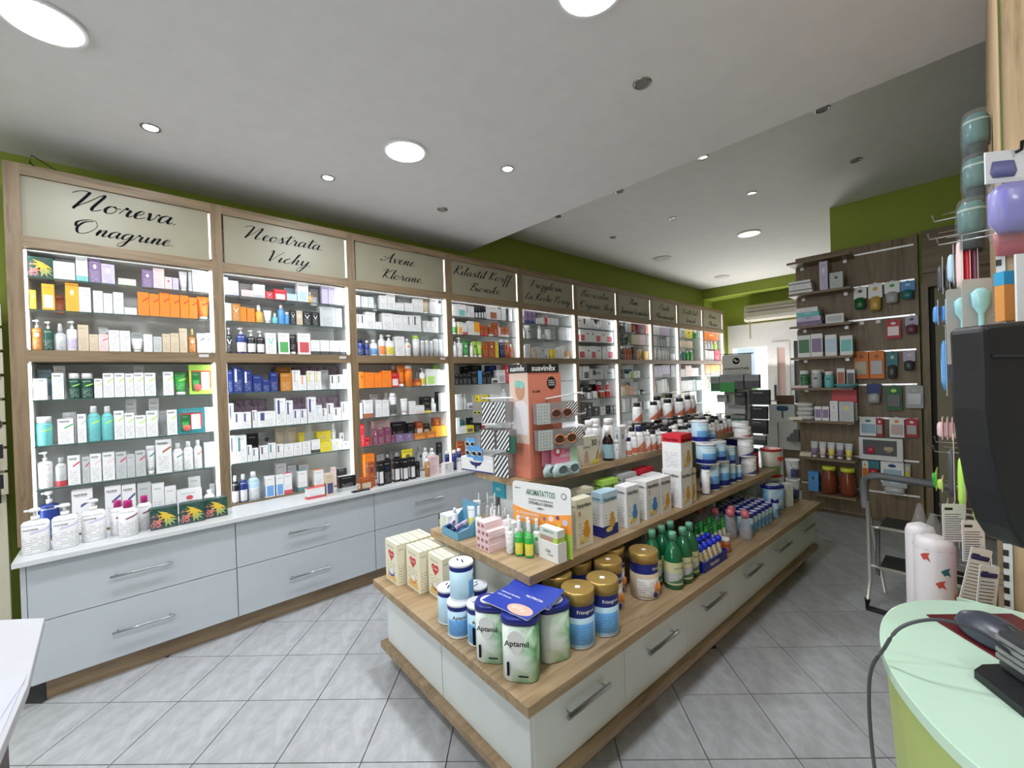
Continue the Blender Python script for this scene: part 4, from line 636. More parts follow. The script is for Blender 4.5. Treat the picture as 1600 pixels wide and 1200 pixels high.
# leaflets lying on the drums
def leaflet(lx, ly, z, rot, label, tilt=(0, 0)):
    e = empty('leaflet', gw(lx, ly, z), TH + rot, label=label, cat='leaflet', group='blue leaflets'); e.rotation_euler = (tilt[0], tilt[1], TH + rot)
    MB().box(-.105, .105, -.075, .075, 0, .0025).build('pages', plain('leaflet_paper', (.75, .72, .70), .4), e); MB().box(-.105, .105, -.075, .075, .0025, .0032).build('cover', plain('leaflet_blue', (.015, .045, .38), .3), e); return e
l1 = leaflet(.190, .185, .6665, math.radians(-68), 'blue nutrition leaflet lying under the other one on the milk drums'); l2 = leaflet(.118, .172, .6702, math.radians(-82), 'blue nutrition leaflet with baby hand photo lying on the milk drums')
text('NUTRICIA', l2, (.040, .045, .0038), (1, 0, 0), .075, WINK, yd=(0, 1, 0)); text('Advanced Nutrition', l2, (-.050, .018, .0038), (1, 0, 0), .090, WINK, yd=(0, 1, 0)); text('2023 Onwards', l2, (-.060, -.004, .0038), (1, 0, 0), .065, WINK, yd=(0, 1, 0))
MB().loft([(.0033, .052, .030), (.0036, .052, .030)], 24, True, 0, .046, -.042).build('photo_print', plain('skin_photo', (.72, .42, .33), .4), l2)
for q, (x, y) in enumerate(((.02, -.04), (.04, -.035), (.06, -.045))): MB().loft([(.0036, .011, .008), (.0042, .010, .007)], 12, True, 0, x, y).build('finger_print', plain('skin_photo_light', (.82, .56, .47), .4), l2)
# gold lidded tins
FR = [(.372, .117, .061, .207, 'u', 'nearest the green drums at the island edge', -.9), (.500, .100, .061, .207, 'u', 'second along the island edge', -.9), (.860, .145, .063, .205, 'e', 'standing beside the green bottles', -.35), (.408, .262, .060, .205, 'u', 'behind the first edge tin', 0), (.565, .288, .060, .205, 'u', 'in the shade behind the edge tins', 0),
      (.66, .195, .060, .205, 'e', 'with a grey round sticker in the second row', -.3), (.79, .275, .060, .205, 'e', 'behind the one beside the green bottles', -.3), (.425, .40, .060, .205, 'u', 'deep under the middle shelf by the upright', 0), (.54, .42, .060, .205, 'e', 'deep under the middle shelf, second in', 0), (.68, .41, .060, .205, 'e', 'deep under the middle shelf, third in', 0)]
for lx, ly, r, h, bd, lb, tr in FR:
    e = tin(lx, ly, .45, r, h, 'gold lidded milk powder tin %s' % lb, turn=tr, body=bd, lid='gold', words=('Frisogrow', .55, .66, .075, WINK), group='gold lidded milk tins')
    if bd == 'e':
        MB().plate([(math.cos(a) * .012 + .012, math.sin(a) * .012 + .02) for a in [2 * math.pi * q / 16 for q in range(16)]][::1], -r - .001, -r + .004).build('seal_print', plain('navy_seal', (.03, .03, .12), .5), e)
        for q, dx in enumerate((.008, .024)): MB().loft([(.035, .005, .002), (.05, .009, .003), (.07, .006, .002), (.075, .001, .001)], 10, True, 0, dx + .008, -r + .0005).build('figure_print', plain('orange_print', (.75, .28, .08), .5), e)
# green aloe bottles
def aloe(lx, ly, label, turn=-.4):
    e = empty('aloe_bottle', gw(lx, ly, .45), TH + turn, label=label, cat='bottle', group='green aloe juice bottles'); r = .043; gm = plain('green_glass', (.008, .12, .045), .06, 0, .8)
    MB().loft([(0, r * .94, r * .94), (.006, r, r), (.125, r, r), (.16, r * .92, r * .92), (.19, r * .7, r * .7), (.212, r * .4, r * .4), (.225, r * .33, r * .33)], 24).build('bottle_body', gm, e)
    MB().loft([(.222, r * .42, r * .42), (.250, r * .42, r * .42), (.258, r * .36, r * .36)], 20).build('cap', plain('pale_green_cap', (.10, .30, .20), .35), e)
    l = MB().loft([(.022, r * 1.008, r * 1.008), (.126, r * 1.008, r * 1.008)], 24, False).build('label_band', plain('aloe_label', (.62, .62, .34), .5), e)
    text('ALOE VERA', l, (0, -r, .100), (1, 0, 0), .052, BINK, wrap=r * 1.02); MB().loft([(.028, r * 1.013, r * 1.013), (.078, r * 1.013, r * 1.013)], 24, False).build('label_print', pmat('G', 'q', 'd', 'r'), l); return e
for lx, ly, lb in ((1.022, .090, 'front green aloe juice bottle at the island edge'), (.978, .172, 'green aloe juice bottle next to the gold lidded tin'), (1.112, .088, 'green aloe juice bottle second along the edge'), (1.200, .100, 'green aloe juice bottle beside the blue tray'), (1.065, .172, 'green aloe juice bottle in the second row, inner'), (1.152, .175, 'green aloe juice bottle in the second row, outer')):
    aloe(lx, ly, lb)
# blue tray of fruit pouches
tr = empty('pouch_tray', gw(1.245, .05, .45), TH, label='navy blue cardboard tray of fruit pouches on the island edge', cat='tray'); nv = plain('tray_navy', (.012, .025, .30), .4)
MB().box(0, .26, 0, .004, 0, .050).box(0, .26, .116, .12, 0, .07).box(0, .004, .004, .116, 0, .055).box(.256, .26, .004, .116, 0, .055).box(.004, .256, .004, .116, 0, .004).build('tray_body', nv, tr)
text('Nutribén', tr, (.115, -.001, .026), (1, 0, 0), .10, WINK)
n = 0
for i in range(5):
    for j in range(2):
        e = empty('fruit_pouch', gw(1.272 + i * .051, .083 + j * .055, .4545), TH, label='white fruit pouch with a round blue cap, %s in the %s row of the tray' % (ORD[i], ('front', 'back')[j]), cat='pouch', group='fruit pouches in the navy tray')
        MB().loft([(0, .023, .022), (.03, .022, .02), (.075, .021, .008), (.085, .012, .005), (.09, .006, .006)], 12, True).build('pouch_body', pmat('c', 'd', 'O', 'r'), e); MB().loft([(.088, .006, .006), (.094, .014, .014), (.106, .019, .019), (.118, .014, .014), (.124, .004, .004)], 14).build('cap', plain('bright_blue_cap', (.01, .03, .55), .25), e); n += 1
ip('jN-W', 1.60, .10, .45, .052, .075, .05, 'small brown glass jar beside the navy tray', 'jar')
t2_ = empty('carton_tray', gw(1.50, .15, .45), TH, label='white shallow tray of green pouches behind the brown jar', cat='tray'); MB().box(0, .28, 0, .004, 0, .04).box(0, .28, .116, .12, 0, .04).box(0, .004, .004, .116, 0, .04).box(.276, .28, .004, .116, 0, .04).box(.004, .276, .004, .116, 0, .004).build('tray_body', plain('tray_white', (.62, .60, .55), .5), t2_)
for i in range(5):
    for j in range(2): ip('td' + 'pW' if (i + j) % 2 else 'tgpc', 1.535 + i * .052, .175 + j * .055 - .0, .4545, .046, .135, .04, 'green snack pouch, %s in the %s row of the white tray' % (ORD[i], ('front', 'back')[j]), 'pouch', group='green pouches in the white tray')
ip('bWpG', 1.50, .137, .45, .05, .10, .010, 'white price card propped before the green pouches', 'card')
for k, (lx, ly) in enumerate(((1.865, .095), (1.835, .17), (1.80, .25), (1.76, .33), (1.90, .19))):
    e = empty('baby_bottle', gw(lx, ly, .45), TH, label='clear baby bottle with a round pink cap, %s from the island edge' % ORD[k], cat='bottle', group='clear bottles with pink caps'); r = .035
    MB().loft([(0, r * .8, r * .8), (.01, r, r), (.05, r, r), (.10, r * .75, r * .75), (.125, r * .45, r * .45)], 18).build('bottle_body', glassy('clear_plastic', (.50, .50, .54), .36, .08), e)
    MB().loft([(.125, .010, .010), (.132, .020, .020), (.150, .027, .027), (.168, .020, .020), (.176, .006, .006)], 16).build('cap', plain('dusty_pink_cap', (.50, .13, .16), .3), e)
# rows of small bottles with navy lids
for i in range(7):
    for j in range(4):
        lx, ly = 1.98 + i * .062 - j * .012, .115 + j * .062
        if (i, j) == (6, 0): lx += .06
        e = empty('water_bottle', gw(lx, ly, .45), TH, label='small blue bottle with navy lid and white top, %s in the %s row' % (ORD[i], ORD[j]), cat='bottle', group='small bottles with navy lids'); r = .024
        MB().loft([(0, r * .8, r * .8), (.01, r * .92, r * .92), (.05, r * .72, r * .72), (.09, r * .95, r * .95), (.105, r * .8, r * .8)], 14).build('bottle_body', pmat('u', 'p', 'b', 'r'), e)
        MB().loft([(.103, r * .98, r * .98), (.127, r * .98, r * .98)], 14).build('lid', plain('navy_lid', (.01, .02, .22), .3), e); MB().loft([(.127, r * .8, r * .8), (.1285, r * .78, r * .78)], 14).build('lid_top', plain('lid_top_white', (.6, .6, .68), .4), e)
tin(2.45, .33, .45, .075, .10, 'low round turquoise tub with a pale lid behind the navy lids', body='t', band=None, lid='white', name='round_tub', group='round turquoise tubs'); tin(2.28, .44, .45, .07, .10, 'low round turquoise tub deep under the middle shelf', body='t', band=None, lid='white', name='round_tub', group='round turquoise tubs')
tin(2.52, .47, .45, .072, .17, 'tall round turquoise tub under the middle shelf', body='t', band=None, lid='navy', name='round_tub')
drum(2.62, .20, .45, .15, .11, .175, 'large light blue milk drum with navy lid near the far end', math.radians(-25), body='u', words=None, group='blue milk drums')
ip('bWdp', 2.76, .13, .45, .075, .165, .05, 'pale blue carton with a scalloped foot near the far end', 'box', rot=-.3); ip('bub-', 2.745, .19, .45, .09, .17, .05, 'blue and white carton behind the scalloped one', 'box', rot=-.3)
def redtub(lx, ly, z, label):
    e = empty('milk_tub', gw(lx, ly, z), TH - .5, label=label, cat='tin', group='red lidded milk tubs'); h = .20
    MB().loft([(0, .06, .05), (h * .93, .072, .06)], 24, True, 0, 0, 0, None, 2.6).build('tub_body', plain('tub_cream', (.60, .57, .48), .45), e); MB().loft([(h * .92, .076, .064), (h, .076, .064)], 24, True, 0, 0, 0, None, 2.6).build('lid', plain('red_lid', (.45, .01, .01), .35), e)
    MB().loft([(0.002, .061, .051), (h * .33, .065, .0545)], 24, False, 0, 0, 0, None, 2.6).build('green_print', plain('meadow_print', (.16, .30, .10), .5), e)
    MB().plate([(x * .024 + .03, z_ * .022 + h * .62) for x, z_ in HEART][::-1], -.066, -.055).build('heart_print', plain('heart_red', (.62, .04, .05), .5), e)
redtub(2.875, .29, .45, 'red lidded milk tub at the bottom of the pair'); redtub(2.875, .29, .6505, 'red lidded milk tub stacked on top of the other')
def bucket(lx, ly, z, label, h=.165):
    e = empty('milk_bucket', gw(lx, ly, z), TH - .4, label=label, cat='bucket', group='white milk buckets'); r = .047
    MB().loft([(0, r * .78, r * .78), (h * .93, r, r)], 22).build('bucket_body', pmat('G', 'p', 'B', 'r'), e); MB().loft([(h * .92, r * 1.06, r * 1.06), (h, r * 1.06, r * 1.06)], 22).build('lid', plain('white_lid', (.82, .82, .84), .35), e)
    MB().tube([(math.cos(a) * r * 1.05, -abs(math.sin(a)) * r * .5 - r * .4, h * .88 + math.sin(a) * -.06) for a in [math.pi * q / 8 for q in range(9)]], .0025, 5).build('handle', plain('grey_wire', (.3, .3, .32), .4), e)
bucket(2.962, .17, .45, 'white milk bucket at the far corner of the island base'); bucket(2.965, .385, .45, 'white milk bucket behind the corner one', .16); bucket(2.962, .17, .6155, 'white milk bucket stacked on the corner one', .15)
# middle shelf: cartons of baby cereal
def cereal(lx, ly, z, w_, d, h, body, foot, word, label, big=None, fig='O', ft=None, gp='baby cereal cartons'):
    o, nm = package('b' + body + '--', w_, h, d, gw(lx, ly, z), TH); o.location = gw(lx + w_ / 2, ly, z); tag(o, label, 'box', gp)
    if foot: MB().box(-w_ / 2 - .0006, w_ / 2 + .0006, -.0008, d, 0, h * .24).build('foot_band', plain('navy_band', (.01, .02, .20), .4), o)
    if ft: MB().box(-w_ / 2 - .0006, w_ / 2 + .0006, -.0008, d, h * .78, h + .0006).build('head_band', plain('print_' + PAL[ft][0], PAL[ft][1], .5), o)
    text(word, o, (0, -.0018, h * (.84 if not big else .86)), (1, 0, 0), w_ * .82, INK); text(word, o, (-w_ / 2 - .0016, d / 2, h * .86), (0, -1, 0), d * .75, INK)
    if big: text(big, o, (-w_ * .28, -.0018, h * .70), (1, 0, 0), .014, plain('red_ink', (.6, .12, .05), .5))
    P_ = MB(); # a playful animal shape as flat print
    P_.plate([(math.cos(a) * w_ * .20 + w_ * .12, math.sin(a) * h * .13 + h * .30) for a in [2 * math.pi * q / 18 for q in range(18)]], -.0012, 0); P_.plate([(math.cos(a) * w_ * .12 + w_ * .12, math.sin(a) * h * .08 + h * .46) for a in [2 * math.pi * q / 14 for q in range(14)]], -.0013, 0); P_.build('picture_print', plain('print_' + PAL[fig][0], tuple(c * .8 for c in PAL[fig][1]), .5), o)
    MB().plate([(math.cos(a) * w_ * .22 - w_ * .08, math.sin(a) * h * .055 + h * .15) for a in [2 * math.pi * q / 18 for q in range(18)]], -.0016, 0).build('bowl_print', plain('print_banana', (.75, .55, .15), .5), o)
    return o
cereal(.536, .262, .71, .112, .050, .212, 'c', 0, 'Nutribén', 'cream cereal carton with number eight, nearest the tattoo board', '8', 'O'); cereal(.723, .265, .71, .114, .064, .205, 'W', 1, 'Nutribén', 'pale blue topped cereal carton with navy foot', None, 'a', 'u')
cereal(.907, .262, .71, .109, .070, .200, 'W', 0, 'Nutribén', 'white cereal carton with boy picture, third along the middle shelf', None, 'b'); cereal(1.079, .262, .71, .125, .068, .195, 'W', 0, 'Nutribén', 'white cereal carton with number five, fourth along the middle shelf', '5', 'b'); cereal(1.216, .262, .71, .105, .068, .193, 'W', 0, 'Nutribén', 'white cereal carton with orange picture, fifth along the middle shelf', None, 'O')
cereal(1.386, .236, .71, .115, .115, .205, 'W', 0, 'Nutribén', 'large white cereal carton under the red topped box', None, 'O'); cereal(1.512, .25, .71, .07, .09, .195, 'c', 0, 'Nutribén', 'cream cereal carton behind the large white one', None, 'a'); cereal(1.395, .237, .916, .125, .115, .20, 'W', 0, 'Nutribén', 'red topped cereal box with navy foot stacked highest on the middle shelf', None, 'a', 'R', 'stacked cereal box')
for lx, ly, w_, h, body, lb in ((.70, .40, .13, .195, 'c', 'grey cream cereal carton in the second row behind the navy footed one'), (.54, .40, .11, .18, 'u', 'pale blue cereal carton in the second row behind the tattoo board'), (.93, .42, .13, .20, 'l', 'lime green cereal carton in the second row'), (1.10, .42, .13, .205, 'G', 'grey cereal carton in the second row after the lime one'), (1.27, .42, .14, .205, 'R', 'red cereal carton in the second row'), (.86, .345, .10, .17, 'W', 'white cereal carton tucked behind the third carton'), (1.10, .345, .12, .185, 'W', 'white cereal carton tucked behind the number five carton'), (1.25, .345, .12, .185, 'W', 'white cereal carton tucked behind the fifth carton')):
    cereal(lx, ly, .71, w_, .06, h, body, 0, 'Nutribén', lb, None, 'O')
# tins and drums at the far part of the middle shelf
tin(1.762, .279, .71, .024, .172, 'slim white tin with navy lid and foot on the middle shelf', lid='navy', body='W', name='slim_tin', band=None)
def mt(lx, ly, z, r, h, lb, body='u', word=None, gp='blue and white milk tins'): return tin(lx, ly, z, r, h, lb, body=body, band=None, words=(word, .35, .72, .05) if word else None, group=gp, turn=-.3)
L2 = [(1.90, .32, .71, .058, .17, 'white milk tin with shield in front on the middle shelf'), (2.04, .31, .71, .052, .165, 'white milk tin beside the front one'), (1.86, .32, .8805, .060, .13, 'light blue milk tin on the second level, first'), (1.995, .315, .8805, .060, .13, 'light blue milk tin on the second level, front'), (1.89, .37, 1.012, .052, .14, 'light blue milk tin on the very top of the stack'),
      (2.02, .382, 1.012, .050, .07, 'low turquoise milk tin beside the topmost one'), (2.155, .30, .71, .036, .125, 'small white milk tin with navy foot, lower'), (2.155, .30, .8355, .036, .12, 'small white milk tin with navy foot, upper'), (2.245, .29, .71, .030, .105, 'smallest milk tin between the stacks'), (2.12, .42, .71, .05, .17, 'milk tin in the shade behind the small pair'), (2.255, .42, .71, .045, .17, 'milk tin in the shade behind the smallest one')]
for a in L2:
    e = mt(*a); MB().loft([(.0065, a[3] * 1.006, a[3] * 1.006), (a[4] * .25, a[3] * 1.006, a[3] * 1.006)], 28, False).build('foot_band', plain('navy_band', (.01, .02, .20), .4), e)
for lx, ly, z, r, h, lb, cl in ((2.47, .30, .71, .050, .135, 'blue and white milk tub at the shelf edge near the far end', 'B'), (2.45, .31, .8455, .052, .14, 'blue and white milk tub stacked second', 'B'), (2.43, .32, .986, .056, .075, 'red and blue milk tub stacked third', 'R'), (2.42, .33, 1.0615, .056, .04, 'white milk tub lid on top of the stack', 'W'), (2.37, .44, .71, .045, .20, 'grey milk tub behind the stack', 'G')):
    e = tin(lx, ly, z, r, h, lb, body='W', band=None, words=('Nutriben', .30, .70, .06) if h > .06 else None, group='blue and white milk tubs', turn=-.3, name='milk_tub')
    if h > .06: MB().loft([(.0065, r * 1.006, r * 1.006), (h * .6, r * 1.006, r * 1.006)], 28, False).build('colour_print', pmat('W', 'q', cl if cl != 'W' else 'B', 'r'), e)
tin(2.63, .33, .71, .038, .165, 'red and navy milk tin with a number three at the end of the middle shelf', body='R', lid='navy', band=None, words=None, num='3', name='milk_tin')
cs = empty('snack_case', gw(2.66, .40, .71), TH, label='navy and white open display case standing at the far end of the island', cat='display'); MB().box(0, .10, 0, .30, 0, .22).build('case_body', plain('tray_navy', (.012, .025, .30), .4), cs); MB().box(-.001, .0, .04, .26, .03, .17).build('case_window', plain('case_grey', (.3, .32, .33), .4), cs); MB().box(-.01, .11, -.01, .31, .22, .226).build('case_top', plain('white_plastic', (.82, .82, .83), .3), cs)
# near end of the middle shelf
ip('bKpl', .275, .985 - .03, .71, .045, .062, .05, 'small lime and black carton at the far corner of the middle shelf', 'box', 'x')
for k in range(2): ip('bWdl', .262 + k * .075, .90, .71, .08, .075, .07, 'white carton with green oval, %s behind the blue tray' % ORD[k], 'box', 'x', 'white cartons by the blue tray')
bt = empty('blue_display_tray', gw(.225, .72, .71), TH, label='blue wedge display tray of white tubes on the middle shelf corner', cat='tray')
MB().plate([(0, 0), (.125, 0), (.125, .10), (.06, .045), (0, .035)], 0, .003).plate([(0, 0), (.125, 0), (.125, .10), (.06, .045), (0, .035)], .137, .14).box(0, .003, .003, .137, 0, .035).box(.122, .125, .003, .137, 0, .15).box(.003, .122, .003, .137, 0, .003).build('tray_body', plain('tray_sky_blue', (.12, .33, .48), .45), bt)
for k in range(4):
    e = empty('cream_tube', gw(.24 + (k // 2) * .012, .755 + k * .028, .722 + (k % 2) * .022), TH + .2 * (k - 1.5), label='white cream tube with navy cap lying in the blue tray, %s' % ORD[k], cat='tube', group='tubes in the blue tray'); e.rotation_euler = (math.pi / 2 * 0, math.radians(72), TH + .25 * (k - 1.5))
    MB().loft([(.012, .010, .010), (.05, .011, .010), (.085, .013, .002)], 12).build('tube_body', pmat('i', 'p', 'P', 'r'), e); MB().loft([(-.006, .009, .009), (.012, .010, .010)], 12).build('cap', plain('navy_plastic', (.01, .015, .09), .3), e)
for r_ in range(4):
    for c_ in range(3):
        if r_ == 3 and c_ == 2: continue
        o = ip('bp--', .242 + r_ * .002, .586 - c_ * .030 + (.004 if r_ % 2 else 0) - .010, .7102 + r_ * .0302, .0285, .0295, .098, 'long pink carton, %s across in the %s layer of the pink pile' % (ORD[c_], ('bottom', 'second', 'third', 'top')[r_]), 'box', 'x', 'pink cartons in the pile')
        MB().box(-.008, .008, -.0008, 0, .008, .021).build('square_print', plain('dark_rose_print', (.35, .12, .15), .5), o)
for k in range(4): ip('bWs' + 'b', .345 + (k % 2) * .0, .50 + (k % 2) * .001, .7102 + k * .028, .07, .0275, .045, 'white carton with blue print behind the pink pile, %s up' % ORD[k], 'box', 'x', 'white cartons behind the pink pile')
SPR = [('rgpy', .327, .397, .0385, .148, 'green spray bottle with clear cap, inner one of the front pair'), ('rgpy', .345, .355, .0385, .150, 'green spray bottle with clear cap, outer one of the front pair'), ('rWdp', .312, .441, .034, .148, 'white and pink spray bottle beside the green pair'), ('rWdp', .365, .445, .036, .146, 'white spray bottle behind the green pair, inner'), ('rgpy', .38, .40, .036, .146, 'green spray bottle behind the front pair'), ('rWdg', .395, .36, .036, .146, 'white spray bottle behind the green pair, outer'), ('rWdp', .345, .49, .034, .146, 'white spray bottle next to the white cartons'),
       ('rWdK', .335, .70, .036, .145, 'white spray bottle with dark print by the blue tray'), ('rlpW', .38, .66, .028, .135, 'spray bottle with green liquid beside the white one'), ('rWdK', .37, .62, .03, .135, 'white spray bottle after the green liquid one'), ('rGdK', .385, .575, .036, .135, 'grey spray bottle by the white cartons'), ('rW--', .42, .70, .03, .14, 'white spray bottle in the back row, first'), ('rW--', .42, .65, .03, .14, 'white spray bottle in the back row, second'), ('rW--', .42, .60, .03, .14, 'white spray bottle in the back row, third'), ('oWBB', .30, .86, .032, .11, 'white roll bottle by the white cartons'),
       ('tWdb', .37, .76, .04, .155, 'tall white tube standing behind the blue tray'), ('tWpy', .34, .765, .045, .13, 'white tube with yellow label behind the blue tray'), ('rW--', .41, .80, .022, .175, 'slender white spray at the back, first'), ('rW--', .435, .76, .022, .18, 'slender white spray at the back, second'), ('rW--', .45, .72, .022, .182, 'slender white spray at the back, third')]
for c_, lx, ly, w_, h, lb in SPR: ip(c_, lx, ly, .71, w_, h, .05, lb, rot=-.9, group='sprays and tubes on the middle shelf')
for k in range(6): ip('tG--', .50 + k * .03, .80 + (k % 2) * .015, .71, .045, .14 - k * .003, .04, 'grey foil pack, %s in the row behind the sprays' % ORD[k], 'pack', rot=-.6, group='grey packs behind the sprays')
cp = empty('leaflet_pocket', gw(.497, .74, .80), TH, label='turquoise card pocket hanging under the top shelf end', cat='card'); MB().box(-.006, 0, -.05, .05, .06, .155).build('card_body', plain('cyan_card', (.03, .38, .50), .4), cp)
text('BIO', cp, (-.007, 0, .10), (0, -1, 0), .03, WINK)
# tattoo display board with its dispenser of sachets
A_ = Vector(gw(.385, .50, .71)); B_ = Vector(gw(.447, .205, .71)); ang = math.atan2(B_.y - A_.y, B_.x - A_.x); WB = (B_ - A_).length; HB = .292
bd = empty('tattoo_display_board', tuple((A_ + B_) / 2), ang, label='white orange and green cardboard display board reading aromatattoo', cat='display'); PH = plain('card_white', (.80, .80, .80), .4)
def rr(x0, x1, z0, z1, r, n=5):
    q = [math.pi / 2 * k / n for k in range(n + 1)]
    return [(x0, z0), (x1, z0)] + [(x1 - r + r * math.cos(a), z1 - r + r * math.sin(a)) for a in q] + [(x0 + r - r * math.sin(a), z1 - r + r * math.cos(a)) for a in q]
MB().plate(rr(-WB / 2, WB / 2, 0, HB, .018), 0, .004).build('board', PH, bd)
cur = lambda x: HB * .60 - .035 * math.cos((x / WB) * 2.2) * 1.0 + .03
MB().plate([(-WB / 2, HB * .40), (WB / 2, HB * .34)] + [(WB / 2 - WB * k / 12, cur(WB / 2 - WB * k / 12) - .005) for k in range(13)], -.001, 0).build('orange_band', plain('board_orange', (.85, .32, .05), .45), bd)
MB().plate([(-WB / 2, 0), (WB / 2, 0), (WB / 2, HB * .34), (-WB / 2, HB * .40)], -.001, 0).build('green_band', plain('board_green', (.42, .62, .08), .45), bd)
MB().plate([(-WB / 2, .05), (WB * .1, .05), (WB * .1, HB * .37), (-WB / 2, HB * .40)], -.0014, -.001).build('photo_print', plain('photo_teal_skin', (.35, .42, .40), .5), bd)
text('AROMATATTOO', bd, (-.0, -.0015, HB * .86), (1, 0, 0), WB * .50, plain('forest_ink', (.03, .16, .07), .5), .026); text('TATUAGGI CON OLI ESSENZIALI DI', bd, (0, -.0015, HB * .755), (1, 0, 0), WB * .42, INK, .007); text('CITRONELLA E GERANIO', bd, (0, -.0015, HB * .705), (1, 0, 0), WB * .42, INK, .013); text('~BIO~', bd, (0, -.0015, HB * .635), (1, 0, 0), WB * .14, INK, .010)
text('100 TATUAGGI DIVERSI', bd, (-WB * .24, -.002, HB * .53), (1, 0, 0), WB * .40, WINK, .012); text('COLLEZIONALI TUTTI', bd, (-WB * .24, -.002, HB * .465), (1, 0, 0), WB * .40, WINK, .012)
text('MADE IN ITALY', bd, (-WB * .40, -.0015, HB * .90), (1, 0, 0), WB * .10, INK, .006)
ring = [(math.cos(2 * math.pi * k / 20), math.sin(2 * math.pi * k / 20)) for k in range(20)]
MB().plate([(x * .014 + WB * .39, z * .014 + HB * .87) for x, z in ring], -.001, 0).build('seal_print', plain('seal_grey', (.25, .25, .25), .5), bd); MB().plate([(x * .009 + WB * .39, z * .009 + HB * .87) for x, z in ring], -.0016, 0).build('seal_centre', PH, bd)
for k, (x, z, r, c_) in enumerate(((.06, .50, .008, 'P'), (.17, .52, .013, 'p'), (.28, .55, .009, 'M'), (.30, .44, .008, 'y'), (.40, .50, .013, 'i'))): MB().plate([(a * r + WB * x, b * r * (.9 if k % 2 else 1) + HB * z) for a, b in ring], -.0022, -.001).build('badge_print', plain('badge_' + PAL[c_][0], PAL[c_][1], .5), bd)
DR = TH - math.pi / 2; DW = .112
dx_ = empty('sachet_dispenser', gw(.372, .215 + DW, .71), DR, label='white card dispenser box of tattoo sachets before the display board', cat='display')
MB().box(0, DW, 0, .003, 0, .078).plate([(0, 0), (DW, 0), (DW, .08), (0, .08)], .047, .05).plate([(0, 0), (.003, 0), (.003, .08), (0, .08)], .003, .047).plate([(DW - .003, 0), (DW, 0), (DW, .08), (DW - .003, .08)], .003, .047).box(.003, DW - .003, .003, .047, 0, .004).build('dispenser_body', PH, dx_); text('CISA', dx_, (DW * .5, -.001, .040), (1, 0, 0), .030, INK); text('home', dx_, (DW * .62, -.001, .027), (1, 0, 0), .03, plain('grey_ink', (.2, .2, .2), .5))
for k in range(7):
    s_ = empty('tattoo_sachet', gw(.372 + .0045 + k * .0061, .215 + DW - .005, .7142), DR, label='white and lime tattoo sachet, %s in the dispenser box' % ORD[k], cat='sachet', group='tattoo sachets'); SW = DW - .010
    MB().box(0, SW, 0, .0052, 0, .125).build('sachet_body', plain('sachet_lime', (.45, .62, .10), .5), s_); MB().box(-.0006, SW + .0006, -.0004, .0056, .095, .1255).build('sachet_head', plain('sachet_white', (.66, .70, .66), .5), s_)
    if k == 0: MB().plate([(.006, .055), (.075, .055), (.075, .094), (.006, .094)], -.0012, 0).build('photo_print', plain('faces_photo', (.45, .28, .22), .5), s_); text('AROMATATTOO', s_, (SW / 2, -.001, .114), (1, 0, 0), .06, plain('forest_ink', (.03, .16, .07), .5), .008)
# ---------------------------------------------------------------- top shelf of the island
def pill(lx, ly, z, r, h, label, style='q', capc='K', group='supplement bottles on the island'):
    e = empty('supplement_bottle', gw(lx, ly, z), TH - .75, label=label, cat='bottle', group=group)
    MB().loft([(0, r * .95, r * .95), (.004, r, r), (h * .66, r, r), (h * .78, r * .78, r * .78), (h * .82, r * .62, r * .62)], 18, True, 0, 0, 0, (0, h * .75)).build('bottle_body', pmat('W', style, 'j' if style != 'd' else 'G', 'r'), e)
    MB().loft([(h * .80, r * .72, r * .72), (h * .985, r * .70, r * .70), (h, r * .64, r * .64)], 18).build('cap', plain('black_plastic', (.015, .015, .018), .3) if capc == 'K' else plain('navy_plastic', (.01, .015, .09), .3) if capc == 'B' else plain('white_plastic', (.82, .82, .83), .3), e); return e
pb = empty('sunflower_carton', gw(.84, .475, 1.0), TH, label='cream carton with the number thirty and sunflower print on the top shelf', cat='box'); MB().box(0, .135, 0, .05, 0, .145).build('carton_body', plain('carton_cream', (.60, .60, .50), .45), pb)
text('30', pb, (.095, -.001, .110), (1, 0, 0), .042, INK); text('Sublimia', pb, (.038, -.001, .092), (1, 0, 0), .05, plain('brown_ink', (.2, .12, .05), .5))
MB().plate([(.012, .01), (.05, .01), (.046, .05), (.04, .072), (.024, .072), (.016, .05)], -.001, 0).build('face_print', plain('face_photo', (.50, .32, .24), .5), pb); MB().plate([(.07, 0), (.135, 0), (.135, .02), (.075, .016)], -.001, 0).build('yellow_print', plain('yellow_print', (.65, .62, .10), .5), pb); MB().plate([(.105, .02), (.125, .02), (.133, .085), (.12, .06)], -.001, 0).build('flower_print', plain('amber_print', (.45, .22, .03), .5), pb)
ip('bWdg', .80, .535, 1.0, .13, .150, .04, 'cream carton standing behind the sunflower carton', 'box')
jr = empty('candy_jar', gw(.93, .628, 1.0), TH, label='wide red jar with a grey lid behind the sunflower carton', cat='jar'); MB().loft([(0, .07, .07), (.15, .078, .078), (.17, .07, .07)], 28).build('jar_body', plain('ruby_glass', (.16, .006, .004), .08), jr); MB().loft([(.165, .085, .085), (.185, .088, .088), (.195, .07, .07)], 28).build('lid', plain('grey_plastic', (.42, .42, .44), .35), jr)
sy = empty('syrup_bottle', gw(1.055, .476, 1.0), TH - .4, label='dark brown syrup bottle with pale blue label and white cap', cat='bottle'); r = .030
